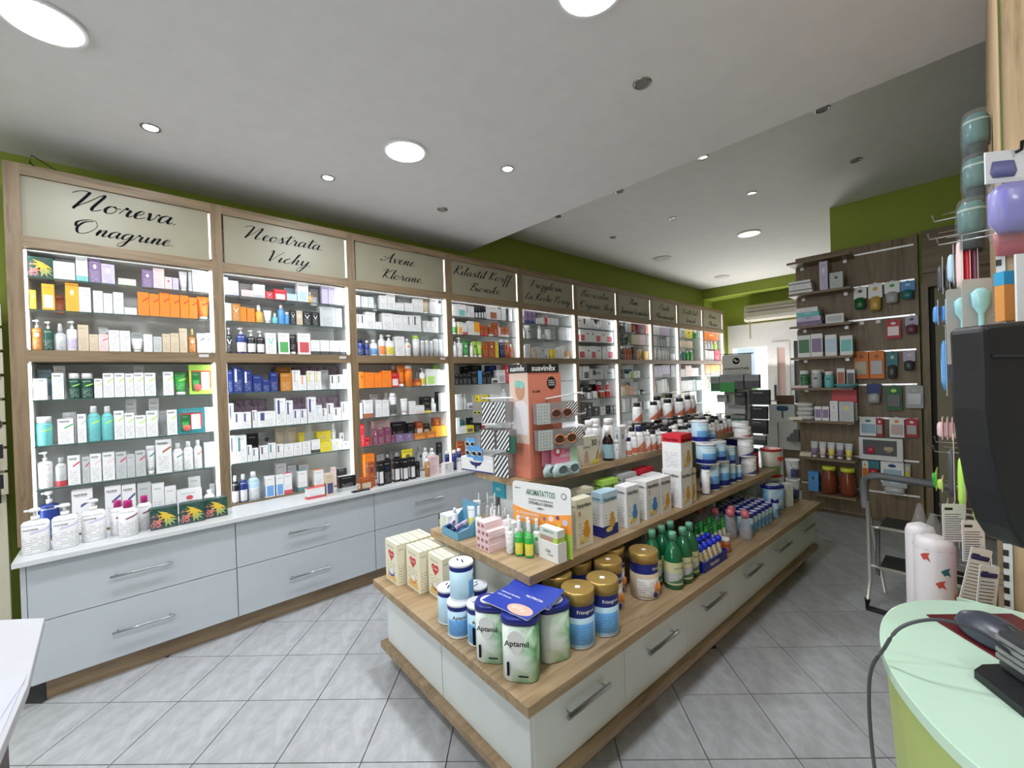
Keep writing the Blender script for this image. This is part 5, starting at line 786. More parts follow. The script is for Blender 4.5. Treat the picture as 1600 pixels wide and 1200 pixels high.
MB().loft([(0, r, r), (.105, r, r), (.13, r * .6, r * .6), (.145, r * .42, r * .42)], 20).build('bottle_body', plain('dark_glass_brown', (.012, .006, .006), .06), sy); MB().loft([(.012, r * 1.01, r * 1.01), (.088, r * 1.01, r * 1.01)], 20, False).build('label_band', plain('pale_blue_label', (.30, .48, .55), .5), sy); MB().loft([(.140, r * .5, r * .5), (.185, r * .46, r * .46)], 16).build('cap', plain('white_plastic', (.82, .82, .83), .3), sy)
ip('bGd-', 1.16, .452, 1.0, .048, .172, .04, 'tall grey supplement carton on the top shelf edge', 'box')
for lx, ly, r, h, lb, st, cc in ((1.105, .458, .016, .105, 'small green labelled bottle with white cap between syrup and grey carton', 'd', 'W'), (1.224, .459, .017, .105, 'small white bottle with navy cap right of the grey carton', 'r', 'B'), (1.285, .462, .018, .130, 'tall white bottle with white cap before the large swoosh bottle', 'r', 'W'), (1.36, .478, .030, .155, 'large front bottle with orange swoosh and navy cap', 'q', 'B'), (1.425, .460, .018, .115, 'white capped bottle right of the large swoosh bottle', 'q', 'W')): pill(lx, ly, 1.0, r, h, lb, st, cc)
ip('bWbo', 1.045, .545, 1.0, .06, .09, .05, 'white and orange carton behind the syrup bottle', 'box'); pill(1.06, .56, 1.0902, .024, .10, 'white DHA bottle standing on the carton behind the syrup', 'd', 'W')
for k, (lx, ly, r, h) in enumerate(((1.10, .64, .036, .205), (1.19, .67, .040, .205), (1.30, .655, .040, .200))): pill(lx, ly, 1.0, r, h, 'big plain white tub with white cap, %s at the back of the top shelf' % ORD[k], 'n', 'W')
rp = random.Random(5); nb = 0
for i in range(17):
    for j in range(5):
        lx = 1.48 + i * .066 + (j % 2) * .012; ly = .468 + j * .071
        if lx > 2.58 or (j == 0 and lx > 1.86 and 0): continue
        r = .026 + rp.random() * .005; h = .10 + rp.random() * .03 if j < 1 else .115 + rp.random() * .03
        pill(lx, ly, 1.0, r, h, 'white supplement bottle with orange swoosh, %s along the %s row of the top shelf' % (ORD[i], ORD[j]), 'q', 'W' if rp.random() < .25 else 'K'); nb += 1
sl = MB().box(1.50, 2.50, .585, .80, 1.151, 1.155).build('bottle_divider', glassy('clear_sheet', (.5, .5, .5), .25), None, (OI.x, OI.y, 0), TH); tag(sl, 'clear acrylic sheet lying across the lower supplement bottles', 'sheet')
for k, (lx, ly, r, h, cc) in enumerate(((1.56, .62, .030, .125, 'K'), (1.66, .68, .028, .11, 'W'), (1.74, .61, .032, .125, 'K'), (1.84, .66, .026, .10, 'W'), (1.92, .61, .034, .13, 'K'), (1.93, .70, .036, .15, 'K'), (2.02, .68, .026, .12, 'K'), (2.10, .62, .036, .13, 'K'), (2.11, .71, .038, .16, 'K'), (2.22, .62, .028, .14, 'K'), (2.24, .71, .034, .15, 'W'), (2.33, .64, .026, .14, 'W'), (2.38, .71, .03, .15, 'W'))):
    pill(lx, ly, 1.1552, r, h, 'supplement bottle stacked on the upper layer, %s from the near end' % ORD[k], 'q', cc, 'stacked supplement bottles')
# sunglasses stand (salmon card column)
st = empty('sunglasses_stand', gw(.453, .449, 1.0), TH, label='salmon card sunglasses stand with black suavinex header on the top shelf', cat='display')
SAL = plain('salmon_card', (.62, .205, .135), .5); BLK = plain('header_black', (.012, .012, .014), .45); WPL = plain('white_plastic', (.82, .82, .83), .3)
MB().box(0, .215, 0, .13, 0, .485).build('column', SAL, st)
MB().box(-.001, .200, -.003, -.0005, .485, .525).build('header_front', BLK, st); MB().box(-.004, -.001, -.002, .130, .485, .525).build('header_side', BLK, st)
text('suavinēx', st, (.10, -.004, .506), (1, 0, 0), .155, WINK, .028); text('suavinēx', st, (-.0055, .065, .506), (0, -1, 0), .10, WINK, .026)
MB().plate([(a * .030 + .150, b * .030 + .435) for a, b in ring], -.0015, 0).build('round_print', BLK, st)
for q, z in enumerate((.445, .435, .425)): text(('FILTRI UV', 'PROTEZIONE', 'GARANTITA')[q], st, (.150, -.0022, z), (1, 0, 0), .042, WINK, .0065)
text('24-36M', st, (.048, -.001, .398), (1, 0, 0), .048, INK)
# side photo: a child wearing pale green sunglasses (flat print)
MB().box(-.0012, 0, .0, .130, .16, .485).build('photo_print', plain('photo_peach', (.66, .50, .42), .5), st)
def sprint(poly, nm, m, dx=-.002): o = MB().plate(poly, dx, dx + .001).build(nm, m, st); o.rotation_euler = (0, 0, -math.pi / 2); return o
circ = lambda cx, cz, rx, rz_, n=18: [(cx + rx * math.cos(2 * math.pi * k / n), cz + rz_ * math.sin(2 * math.pi * k / n)) for k in range(n)]
sprint([(-.125, .20), (-.01, .20), (-.005, .33), (-.04, .36), (-.085, .35), (-.12, .30)], 'shirt_print', plain('print_white_shirt', (.70, .66, .68), .5)); sprint(circ(-.055, .405, .032, .045), 'face_print', plain('print_skin', (.50, .26, .16), .5), -.0028)
sprint(circ(-.072, .435, .018, .018), 'lens_print', plain('print_mint', (.22, .50, .45), .4), -.0036); sprint(circ(-.042, .430, .018, .018), 'lens_print', plain('print_mint', (.22, .50, .45), .4), -.0036)
MB().box(-.06, -.055, .03, .10, .12, .20).build('green_pack', plain('bottle_green_card', (.02, .09, .06), .5), st)
def sung(parent, x, z, w_, m, lens, y=-.003, axis='x'):
    """a pair of glasses seen from the front"""
    for s_ in (-1, 1):
        cx = x + s_ * w_ * .25; B = MB(); B.tube([(cx + w_ * .21 * math.cos(a) * (1 + .12 * math.sin(a) * s_), y, z + w_ * .155 * math.sin(a)) for a in [2 * math.pi * k / 16 for k in range(17)]], w_ * .020, 6); B.build('frame_rim', m, parent)
        MB().plate([(cx + w_ * .19 * math.cos(a), z + w_ * .14 * math.sin(a)) for a in [2 * math.pi * k / 16 for k in range(16)]], y, y + .001).build('lens', lens, parent)
    MB().tube([(x - w_ * .06, y, z + w_ * .05), (x + w_ * .06, y, z + w_ * .05)], w_ * .028, 6).build('bridge', m, parent)
CLR = glassy('clear_case', (.30, .29, .29), .62, .12); STR = pmat('K', 'z', 'W', 'b'); DOT = plain('mint_dots', (.42, .46, .44), .5); LENS = plain('brown_lens', (.06, .03, .015), .1)
def hook(nm_lab, P0, P1):
    e = empty('display_hook', (0, 0, 0), label=nm_lab, cat='hook', group='white hooks of the sunglasses stand'); B = MB(); B.tube([P0, P1, (P1[0], P1[1], P1[2] + .022)], .004, 8); B.build('hook_arm', WPL, e); return e
def casebox(lx, ly, z, rz, w_, d, h, label, kind, col=None):
    e = empty('sunglasses_case', gw(lx, ly, z), TH + rz, label=label, cat='case', group='boxed sunglasses on the stand'); MB().box(0, w_, 0, d, 0, h).build('clear_box', CLR, e)
    if kind == 's':
        MB().box(w_ * (.45 if col else .12 if w_ > .08 else .02), w_ + .001, -.002, 0, .0, h).build('striped_face', STR, e)
        if col: sung(e, w_ * .22, h * .5, w_ * .35, plain('neon_frame', col, .3), LENS)
    else:
        MB().box(-.001, w_ * .30, -.002, 0, .0, h).build('dotted_flap', DOT, e); MB().box(w_ * .72, w_ * .99, -.0015, 0, h * .4, h * .98).build('striped_corner', STR, e)
        B = MB(); [B.box(w_ * (.03 + .065 * i), w_ * (.045 + .065 * i), -.003, -.002, h * (.08 + .15 * j), h * (.12 + .15 * j)) for i in range(4) for j in range(6)]; B.build('dot_print', plain('dark_dot', (.08, .12, .12), .5), e)['kind'] = 'stuff'
        sung(e, w_ * .58, h * .48, w_ * .54, plain('frame_' + col[0], col[1], .3), LENS, -.004)
    return e
TX = -math.pi / 2
hook('upper white hook on the side of the salmon stand', gw(.452, .56, 1.37), gw(.30, .60, 1.375)); hook('lower white hook on the side of the salmon stand', gw(.452, .56, 1.25), gw(.30, .60, 1.255))
for a in ((.36, .59, 1.262, TX + .35, .062, .10, .092, 'striped sunglasses case on the upper side hook nearest the photo', 's', None), (.33, .715, 1.255, TX + .35, .125, .10, .098, 'striped sunglasses case with yellow frame on the upper side hook', 's', (.6, .75, .05)),
          (.37, .585, 1.135, TX + .3, .068, .09, .088, 'striped sunglasses case on the middle side hook nearest the photo', 's', None), (.345, .685, 1.13, TX + .3, .085, .10, .092, 'striped sunglasses case on the middle side hook, outer', 's', None), (.37, .62, 1.005, TX + .3, .085, .09, .100, 'striped sunglasses case standing at the foot of the stand', 's', None)): casebox(*a)
hook('upper white hook on the salmon front of the stand', gw(.56, .447, 1.36), gw(.72, .36, 1.385)); hook('lower white hook on the salmon front of the stand', gw(.56, .447, 1.26), gw(.74, .36, 1.285))
casebox(.462, .405, 1.250, -.22, .225, .035, .094, 'sunglasses case with pink frame on the upper front hook', 'd', ('rose', (.45, .16, .14))); casebox(.462, .400, 1.133, -.20, .250, .035, .090, 'sunglasses case with orange frame on the lower front hook', 'd', ('tangerine', (.65, .22, .08)))
for q, (dx, dy, lb) in enumerate(((0, 0, 'pink carded pack with pale grey sunglasses hanging at the stand front'), (-.03, .03, 'pink carded sunglasses pack hanging behind the other one'))):
    e = empty('carded_sunglasses', gw(.535 + dx, .395 + dy, 1.004), TH - .15, label=lb, cat='pack', group='carded sunglasses'); MB().plate(rr(0, .15, .05, .135, .012), 0, .003).build('backing_card', plain('card_pink', (.62, .20, .30), .5), e); MB().plate(rr(.108, .15, .052, .134, .01), -.001, 0).build('card_side_print', plain('card_mint', (.38, .60, .42), .5), e)
    MB().loft([(.002, .078, .014), (.03, .082, .016), (.06, .065, .010)], 20, True, 0, .078, -.008, None, 3).build('blister', plain('blister_clear', (.42, .52, .52), .15), e); sung(e, .078, .032, .135, plain('frame_pale', (.38, .50, .50), .3), plain('grey_lens', (.10, .13, .16), .15), -.026)
    if q == 0:
        MB().plate([(a * .022 + .035, b * .022 + .115) for a, b in ring], -.0012, 0).build('flower_print', plain('flower_red', (.6, .05, .08), .5), e); MB().plate([(a * .011 + .035, b * .011 + .115) for a, b in ring], -.002, 0).build('flower_centre', WINK, e); text('chicco', e, (.09, -.0015, .115), (1, 0, 0), .034, BINK); text('OCCHIALI DA SOLE', e, (.085, -.0015, .092), (1, 0, 0), .07, WINK, .012)
sb = empty('sunglasses_display_box', gw(.372, .585, 1.0), TH + TX + .1, label='white display box with navy wings emblem and blue sunglasses cards on the shelf corner', cat='display'); sb.rotation_euler = (0, 0, TH - math.radians(80)); sb.location = gw(.367, .885, 1.0004)
MB().box(0, .30, 0, .09, 0, .006).build('navy_foot', plain('navy_band', (.01, .02, .20), .4), sb); MB().plate([(0, .006), (.29, .006), (.29, .030), (.20, .055), (.16, .062), (0, .070)], 0, .088).build('box_body', PH, sb)
MB().plate([(.06, .052), (.10, .046), (.105, .050), (.11, .046), (.15, .052), (.135, .034), (.112, .028), (.105, .012), (.098, .028), (.075, .034)], -.001, 0).build('wings_print', plain('navy_ink', (.02, .02, .12), .5), sb)
for q, (x, z0, h_) in enumerate(((.035, .066, .10), (.10, .058, .075))):
    e = empty('sunglasses_card', gw(.385 + q * .0, .855 - x * .9, 1.0 + z0), TH - math.radians(80), label='sky blue card with white framed sunglasses, %s in the display box' % ('taller' if q == 0 else 'lower'), cat='card', group='blue sunglasses cards'); MB().box(-.03, .035, 0, .004, 0, h_).build('card_body', plain('sky_card', (.10, .32, .65), .45), e)
    for z in ((.025, .07) if q == 0 else (.035,)): sung(e, .0, z, .075, WPL, plain('black_lens', (.02, .02, .025), .1), -.004)
# ---------------------------------------------------------------- slotted oak board with shelves at the back right
PY0, PY1 = .36, 1.29
pn = empty('slotted_board', (5.25, .825, 0), label='tall oak slotted wall board with silver rails at the back', cat='display board')
zz = [.03, .29, .605, .987, 1.30, 1.612, 1.92, 2.236, 2.545, 2.63]; WB_ = wood('z', .62)
for k in range(len(zz) - 1): MB().box(0, .05, PY0 - .825, PY1 - .825, zz[k] + .008, zz[k + 1] - .008).build('board_panel', WB_, pn)
MB().box(.03, .07, PY0 - .825, PY1 - .825, .0, 2.63).build('board_core', wood('z', .5), pn); MB().box(-.012, .05, PY0 - .825, PY0 - .80, .0, 2.64).build('board_edge', WB_, pn)
RAILM = plain('silver_rail', (.75, .75, .76), .3, .6)
for z in zz[1:-1]: MB().box(-.004, .03, PY0 - .82, PY1 - .826, z - .008, z + .008).build('rail', RAILM, pn)
for k, (z, ya) in enumerate(((2.54, 1.305), (2.223, 1.30), (1.897, 1.295), (1.586, 1.295), (1.283, 1.295), (.963, 1.285), (.60, 1.25), (.25, 1.12))):
    s_ = empty('board_shelf', (5.0, (ya + .80) / 2, z), label='oak shelf on the slotted board, %s from the top' % ORD[k], cat='shelf', group='shelves of the slotted board'); w_ = (ya - .80) / 2
    MB().prism([(0, -w_ + .0), (.245, -w_), (.245, w_), (.0, w_)], -.022, 0).build('shelf_board', wood('y', .62), s_); MB().box(.235, .245, -w_ + .06, -w_ + .09, -.05, -.022).box(.235, .245, w_ - .09, w_ - .06, -.05, -.022).build('bracket', RAILM, s_)
BZ = [None, 2.223, 1.897, 1.586, 1.283, .963, .60, .25]
def bs(code, sh, y0, y1, zt, d, label, nm=None, cat=None, z=None, dx=0):
    z0 = z if z is not None else BZ[sh] + .0005
    o, n_ = package(code, y1 - y0, zt - z0, d, (5.03 + dx, (y0 + y1) / 2, z0), -math.pi / 2)
    if nm: o.name = nm
    return tag(o, label, cat or CATS[n_], 'goods on the slotted board shelves')
for k in range(4): bs('bW' + ('--', 'bK', '--', 'bK')[k], 1, 1.10 + .005 * k, 1.30, 2.2235 + .032 * (k + 1) - .001, .15, 'white flat box in the pile on the second board shelf, %s up' % ORD[k], z=2.2235 + .032 * k)
bs('bidW', 1, .975, 1.04, 2.50, .06, 'tall lilac clear pack on the second board shelf'); bs('bGd-', 1, .86, .96, 2.375, .08, 'grey clear pack on the second board shelf')
for k, (c_, cl) in enumerate((('bPd-', 'purple bowl'), ('bid-', 'lilac bowl'), ('btdW', 'turquoise bowl'), ('bWdp', 'white carton'))): bs(c_, 2, 1.03 + .01 * k, 1.24, 1.8975 + .045 * (k + 1) - .001, .14, '%s pack in the pile on the third board shelf' % cl, z=1.8975 + .045 * k)
bs('bWPG', 2, .86, 1.0, 1.985, .08, 'white boxed cutlery set on the third board shelf')
bs('bWPd', 3, 1.13, 1.235, 1.805, .09, 'white gift set with green bottle on the fourth board shelf'); bs('bWPP', 3, 1.03, 1.125, 1.81, .09, 'white gift set with purple bottle on the fourth board shelf'); bs('bWPu', 3, .92, 1.01, 1.79, .08, 'white boxed baby set with blue top on the fourth board shelf'); bs('bWPt', 3, .80, .895, 1.77, .08, 'white and turquoise boxed set on the fourth board shelf')
bs('jdd-', 4, 1.155, 1.235, 1.455, .08, 'green snack pot on the fifth board shelf'); bs('jGd-', 4, 1.05, 1.14, 1.458, .08, 'grey snack pot on the fifth board shelf'); bs('jkd-', 4, 1.04, 1.11, 1.46, .08, 'dark pot behind the grey one', dx=.1); bs('jtd-', 4, .955, 1.03, 1.44, .08, 'turquoise pot on the fifth board shelf'); bs('bWPN', 4, .875, .935, 1.465, .05, 'white pack with brown print on the fifth board shelf', dx=.06); bs('bWPk', 4, .80, .86, 1.452, .05, 'white pack with dark print on the fifth board shelf', dx=.06)
bs('bpn-', 4, 1.15, 1.285, 1.307, .06, 'flat pale pink pack lying at the end of the fifth board shelf', dx=-.028)
pl = empty('baby_plate', (5.0, .85, 1.2835), label='turquoise baby plate overhanging the fifth board shelf', cat='plate'); MB().loft([(0, .03, .06), (.02, .045, .085), (.035, .05, .09), (.036, .045, .085)], 22).build('plate_body', plain('teal_plastic', (.12, .30, .33), .4), pl)
for k in range(4):
    e = empty('diaper_pack', (5.09, 1.19 + .01 * (k % 2), .9635 + k * .043), label='white folded pad pack in the pile on the sixth board shelf, %s up' % ORD[k], cat='pack', group='white pad packs'); MB().loft([(0, .05, .06), (.012, .07, .07), (.03, .07, .07), (.042, .05, .06)], 18, True, 0, 0, 0, None, 3).build('pack_body', plain('soft_white', (.62, .61, .60), .6), e)
bs('bWPP', 5, 1.055, 1.11, 1.10, .06, 'white pack with purple bottle print on the sixth board shelf'); bs('bWPP', 5, .995, 1.048, 1.10, .06, 'white pack with purple teat print on the sixth board shelf'); bs('bWdi', 5, .925, .985, 1.155, .06, 'tall white pump pack on the sixth board shelf'); bs('bGdy', 5, .805, .915, 1.15, .06, 'clear pack of white shells on the sixth board shelf'); bs('bWhR', 5, .80, .99, 1.262, .05, 'large white and red boxed carrier at the rear of the sixth board shelf', dx=.13)
bxl = bs('bcn-', 5, 1.21, 1.33, .985, .10, 'flat open white leaflet pad at the end of the sixth board shelf', dx=-.02)
for k in range(5): bs('tGp' + 'yPypP'[k], 6, .822 + k * .068, .884 + k * .068, .752, .05, 'hanging style dummy pack, %s from the hooks on the seventh board shelf' % ORD[k])
bs('bcn-', 6, 1.15, 1.245, .632, .10, 'flat cream pack at the end of the seventh board shelf'); 
for k, (y, lb) in enumerate(((.875, 'big pretzel jar with yellow lid nearer the hooks'), (1.02, 'big pretzel jar with yellow lid nearer the island'))):
    e = empty('pretzel_jar', (5.10, y, .2505), label=lb, cat='jar', group='jars with yellow lids'); MB().loft([(0, .055, .055), (.02, .065, .065), (.15, .062, .062), (.21, .045, .045), (.23, .045, .045)], 20).build('jar_body', plain('rusty_contents', (.20, .045, .02), .15), e); MB().loft([(.225, .055, .055), (.262, .055, .055)], 20).build('lid', plain('yellow_lid', (.62, .68, .05), .4), e)
bs('bbd-', 7, 1.105, 1.19, .44, .08, 'blue carton at the end of the lowest board shelf', z=.2505, dx=.05)
# packs hanging on the rails
def hang(y0, y1, z0, z1, col, body, label, kind='pack', x=5.20, pr=None):
    e = empty('hanging_pack', (x, (y0 + y1) / 2, z0), -math.pi / 2, label=label, cat='pack', group='packs hanging on the slotted board'); w_ = y1 - y0; h = z1 - z0; pc = plain('card_' + PAL[col][0], tuple(c * .8 for c in PAL[col][1]), .5)
    hz = h * (.45 if kind != 'card' else .0)
    MB().plate([(-w_ / 2, hz), (w_ / 2, hz), (w_ / 2, h * .96), (w_ * .12, h * .97), (w_ * .10, h), (-w_ * .10, h), (-w_ * .12, h * .97), (-w_ / 2, h * .96)], 0, .003).build('header_card', pc, e)
    MB().plate([(w_ * .18 * math.cos(a), h * .78 + h * .07 * math.sin(a)) for a in [2 * math.pi * q / 12 for q in range(12)]], -.0012, 0).build('card_print', plain('print_' + PAL[pr or 'k'][0], PAL[pr or 'k'][1], .5), e)
    if kind == 'pack': MB().loft([(0, w_ * .34, .02), (h * .08, w_ * .42, .03), (h * .42, w_ * .42, .03), (h * .5, w_ * .2, .01)], 16, True, 0, 0, -.012, None, 2.4).build('packed_item', plain('item_' + PAL[body][0], tuple(c * .75 for c in PAL[body][1]), .3), e)
    elif kind == 'card': MB().box(-w_ * .38, w_ * .38, -.014, 0, h * .15, h * .62).build('blister', plain('item_' + PAL[body][0], tuple(c * .75 for c in PAL[body][1]), .15), e)
    MB().tube([(0, -.05, h * .93), (0, .0455, h * .93)], .002, 5).build('hanger_wire', STEEL, e); return e
HG = [(.712, .808, 2.02, 2.235, 'W', 'd', 'white topped pack with dark green cup, first on the highest hooks', 'pack', 'k'), (.60, .70, 1.99, 2.25, 'W', 'a', 'white topped pack with golden bottle, second on the highest hooks', 'pack', 'a'), (.48, .585, 2.04, 2.245, 'W', 'G', 'white and green fruit feeder pack, third on the highest hooks', 'pack', 'g'), (.38, .475, 2.06, 2.225, 'b', 'T', 'blue dummy pack, last on the highest hooks', 'pack', 'u'),
      (.48, .58, 1.72, 1.895, 'R', 'p', 'red carded dummy pack on the second hook row', 'card', 'W'), (.365, .45, 1.75, 1.915, 'i', 'M', 'mauve clip pack on the second hook row', 'pack', 'k'), (.712, .82, 1.36, 1.625, 'o', 'e', 'orange carded pack, first on the third hook row', 'card', 'N'), (.60, .706, 1.36, 1.625, 'o', 'G', 'orange carded pack, second on the third hook row', 'card', 'N'), (.507, .58, 1.355, 1.605, 'T', 'k', 'teal bottle pack on the third hook row', 'pack', 'G'), (.39, .47, 1.425, 1.602, 'i', 'k', 'grey ring pack last on the third hook row', 'pack', 'p'),
      (.625, .73, 1.13, 1.315, 'B', 'G', 'navy topped pouch pack on the fourth hook row', 'pack', 'B'), (.485, .595, 1.065, 1.295, 'd', 'k', 'dark green pack on the fourth hook row', 'card', 'l'), (.345, .46, 1.09, 1.295, 'G', 's', 'grey teat pack last on the fourth hook row', 'card', 'G'), (.665, .79, .82, 1.0, 'W', 'u', 'white bib with teal print on the fifth hook row', 'card', 'T'), (.62, .67, .82, .995, 'R', 'G', 'red edged pack behind the first bib', 'card', 'W'), (.475, .575, .82, 1.005, 'W', 'p', 'white bib with orange print on the fifth hook row', 'card', 'o'), (.385, .465, .83, 1.0, 'R', 'G', 'red edged pack last on the fifth hook row', 'card', 'W'),
      (.735, .78, .395, .585, 'W', 'o', 'slim white pack with orange cap on the lowest hook row', 'card', 'O'), (.655, .735, .44, .592, 'T', 'R', 'red rattle ball pack on the lowest hook row', 'pack', 'T'), (.485, .645, .393, .60, 'W', 'u', 'white card with blue soother on the lowest hook row', 'card', 'B'), (.44, .478, .40, .59, 'G', 'y', 'slim grey toy pack beside the blue soother card', 'card', 'y')]
for a in HG: hang(a[0], a[1], a[2], a[3], a[4], a[5], a[6], a[7], pr=a[8])
hang(.46, .63, .32, .44, 'G', 's', 'grey cushion pack hanging under the blue soother card', 'pack', pr='u', x=5.14)
wbx = empty('boxed_toy_set', (5.17, .64, .602), -math.pi / 2, label='large white window box of toys standing on the hook rail', cat='box'); MB().box(-.155, .155, 0, .07, 0, .205).build('box_frame', plain('white_card', (.7, .7, .7), .5), wbx); MB().box(-.125, .115, -.002, 0, .045, .185).build('window', plain('window_dark', (.12, .12, .13), .1), wbx)
MB().loft([(.05, .01, .005), (.07, .03, .012), (.10, .03, .012), (.12, .01, .005)], 14, True, 0, -.07, -.004).build('red_toy', plain('toy_red', (.5, .03, .08), .3), wbx); MB().loft([(.07, .01, .005), (.10, .04, .012), (.13, .03, .008)], 14, True, 0, .06, -.004).build('beige_toy', plain('toy_beige', (.45, .36, .25), .4), wbx)
for k, y in enumerate((.76, .64)): t_ = MB().box(0, .002, -.016, .016, -.03, .0).build('price_tag', WINK, None, (5.2445, y, 1.905)); tag(t_, 'small white price tag on a bare hook, %s from the shelves' % ORD[k], 'tag', 'white price tags')
# door wall to the right of the board
struct(MB().box(5.27, 5.32, -.6, .335, 2.19, 2.65).build('wall_panel_upper', wood('y', .62))); struct(MB().box(5.265, 5.27, -.6, .335, 2.27, 2.278).build('trim_2', plain('seam_dark', (.05, .035, .02), .6)))
struct(MB().box(5.24, 5.32, .300, .345, 0, 2.19).build('door_frame_oak', wood('z', .62))); struct(MB().box(5.24, 5.32, -.6, .30, 2.15, 2.19).build('door_head_oak', wood('y', .62)))
struct(MB().box(5.31, 5.318, .265, .30, 0, 2.15).build('wall_recess', plain('recess_dark', (.03, .022, .015), .7))); struct(MB().box(5.26, 5.31, .17, .262, 0, 2.13).build('door_jamb', plain('khaki_jamb', (.22, .20, .13), .6))); struct(MB().box(5.28, 5.315, -.6, .17, 0, 2.13).build('door_3', wood('z', .42)))
# ---------------------------------------------------------------- pillar and racks beside the till
pil = MB().box(1.30, 2.9, -1.2, -.036, 0, ZN).build('wall_pillar', wood('z', 1.9)); struct(pil); struct(MB().box(2.9, 5.32, -1.2, -.10, 0, ZN).build('wall_side', GREEN)); struct(MB().box(1.296, 1.300, -.037, -.034, 0, ZN).build('trim_3', plain('olive_edge', (.10, .13, .02), .6)))
sr = empty('slotted_standard', (1.29, -.030, 0), label='white slotted steel strip with black teeth beside the pillar', cat='rail'); MB().box(-.002, .012, -.006, .006, .60, 1.80).build('strip', plain('strip_white', (.62, .62, .6), .4), sr)
B = MB(); [B.box(-.003, .010, -.001, .0065, .62 + k * .025, .632 + k * .025) for k in range(47)]; B.build('slot_teeth', plain('black_teeth', (.01, .01, .012), .5), sr)['kind'] = 'stuff'
def rackhook(x, z, L_, lab, n_=1, y0=-.034, dz=.02):
    e = empty('rack_hook', (x, y0, z), label=lab, cat='hook', group='chrome hooks of the rack'); B = MB(); B.tube([(0, 0, 0), (0, L_, 0), (0, L_ + .004, dz)], .0022, 6); B.build('hook_wire', STEEL, e)
    if n_ > 1: MB().tube([(0, 0, .016), (0, L_ * .85, .016)], .0018, 6).build('price_wire', STEEL, e)
    return e
for k, (x, z, L_) in enumerate(((1.9, 1.905, .125), (2.15, 1.905, .15), (1.75, 1.80, .11), (2.0, 1.60, .12), (1.85, 1.575, .11), (1.95, 1.175, .14), (2.2, 1.175, .15), (1.8, 1.02, .12), (2.2, 1.02, .16), (1.7, .90, .13), (1.9, .80, .15), (2.3, .88, .17))):
    rackhook(x, z, L_, 'chrome rack hook, %s counted from the top of the rack' % ORD[k], 2)
def mitt(x, y, z, label):
    e = empty('towel_pack', (x, y, z), label=label, cat='pack', group='teal packs on the rack top'); MB().loft([(0, .055, .022), (.015, .065, .030), (.075, .065, .030), (.09, .05, .022)], 18, True, 0, 0, 0, None, 3.4).build('folded_towel', plain('teal_towel', (.06, .17, .17), .7), e); MB().loft([(.062, .066, .031), (.068, .066, .031)], 18, False, 0, 0, 0, None, 3.4).build('white_stripe', plain('stripe_pale', (.35, .45, .42), .6), e); MB().loft([(-.045, .045, .018), (-.04, .055, .024), (-.003, .055, .024)], 14, True, 0, 0, 0, None, 3).build('dark_inset', plain('towel_dark', (.012, .03, .035), .7), e)
    MB().loft([(-.046, .066, .031), (.03, .068, .036), (.085, .068, .034), (.10, .06, .030)], 12, True, 0, 0, 0, None, 2.6).build('clear_bag', glassy('clear_bag', (.5, .5, .5), .14, .15), e); return e
mitt(2.0, -.003, 2.13, 'teal towel pack at the very top of the rack'); mitt(1.98, -.001, 1.99, 'teal towel pack in the middle of the rack top'); mitt(1.86, .010, 1.83, 'teal towel pack lowest of the three')
rnd = random.Random(3)
def rackpack(x, y, z0, z1, card, item, label, nm='blister_pack', wd=.055, ic=None, rz=0.0, depth=.009):
    """card edge-on to the till: the card lies in the xz plane, hung on a hook along y"""
    e = empty(nm, (x, y, z0), rz, label=label, cat='pack', group='packs on the rack by the till'); h = z1 - z0
    MB().plate(rr(-wd / 2, wd / 2, 0, h, .006), 0, .0015).build('backing_card', plain('rackcard_' + PAL[card][0], PAL[card][1], .5), e)
    B = MB(); B.loft([(h * .08, wd * .2, depth * .5), (h * .2, wd * .34, depth), (h * .55, wd * .25, depth), (h * .72, wd * .3, depth * .8), (h * .78, wd * .1, depth * .3)], 12, True, 0, 0, depth * .6 + .001).build('packed_item', plain('rackitem_' + PAL[item][0], PAL[item][1], .25), e); return e
for k in range(4): rackpack(2.2, .082 - k * .0255, 1.345, 1.60, 'G', 'b', 'white carded pack with blue brush, %s from the hook tip' % ORD[k], 'brush_pack')
for k in range(4): rackpack(2.2, .086 - k * .0175, 1.71, 1.845, 'G', 'k', 'slim clear pack with green foot, %s from the hook tip' % ORD[k], 'brush_pack', .03)
for k, (y, z0, z1, c1, c2, x, lb) in enumerate(((.050, 1.70, 1.82, 'G', 'u', 1.9, 'grey blue curved pack beside the slim packs'), (.03, 1.66, 1.87, 'W', 'p', 1.85, 'tall pale card with pink item by the strip'), (.015, 1.67, 1.85, 'p', 'R', 1.85, 'pink card pack by the strip'), (.0, 1.66, 1.86, 'G', 'M', 1.85, 'grey card pack with plum item by the strip'))): rackpack(x, y, z0, z1, c1, c2, lb)
def spoon(x, y, z, label):
    e = empty('spoon_pack', (x, y, z), math.pi * .5 * 0, label=label, cat='pack', group='brush packs with light blue heads'); e.rotation_euler = (0, .0, math.radians(-60)); MB().plate(rr(-.028, .028, 0, .20, .006), 0, .0015).build('backing_card', plain('rackcard_grey', (.45, .46, .46), .5), e)
    MB().loft([(.02, .012, .008), (.04, .017, .012), (.06, .006, .006), (.115, .005, .005), (.135, .016, .012), (.165, .018, .013), (.175, .008, .005)], 12, True, 0, 0, -.012).build('blue_brush', plain('aqua_plastic', (.30, .58, .62), .25), e)
spoon(1.65, .035, 1.455, 'clear pack with light blue rounded brush farther from the pillar'); spoon(1.5, .003, 1.455, 'clear pack with light blue rounded brush next to the pillar')
for k in range(5): rackpack(2.2, .10 - k * .02, 1.60, 1.69, 'u' if k % 2 else 'i', 'b' if k < 2 else 'M', 'small blue and lilac pack, %s from the hook tip under the slim packs' % ORD[k], wd=.06)
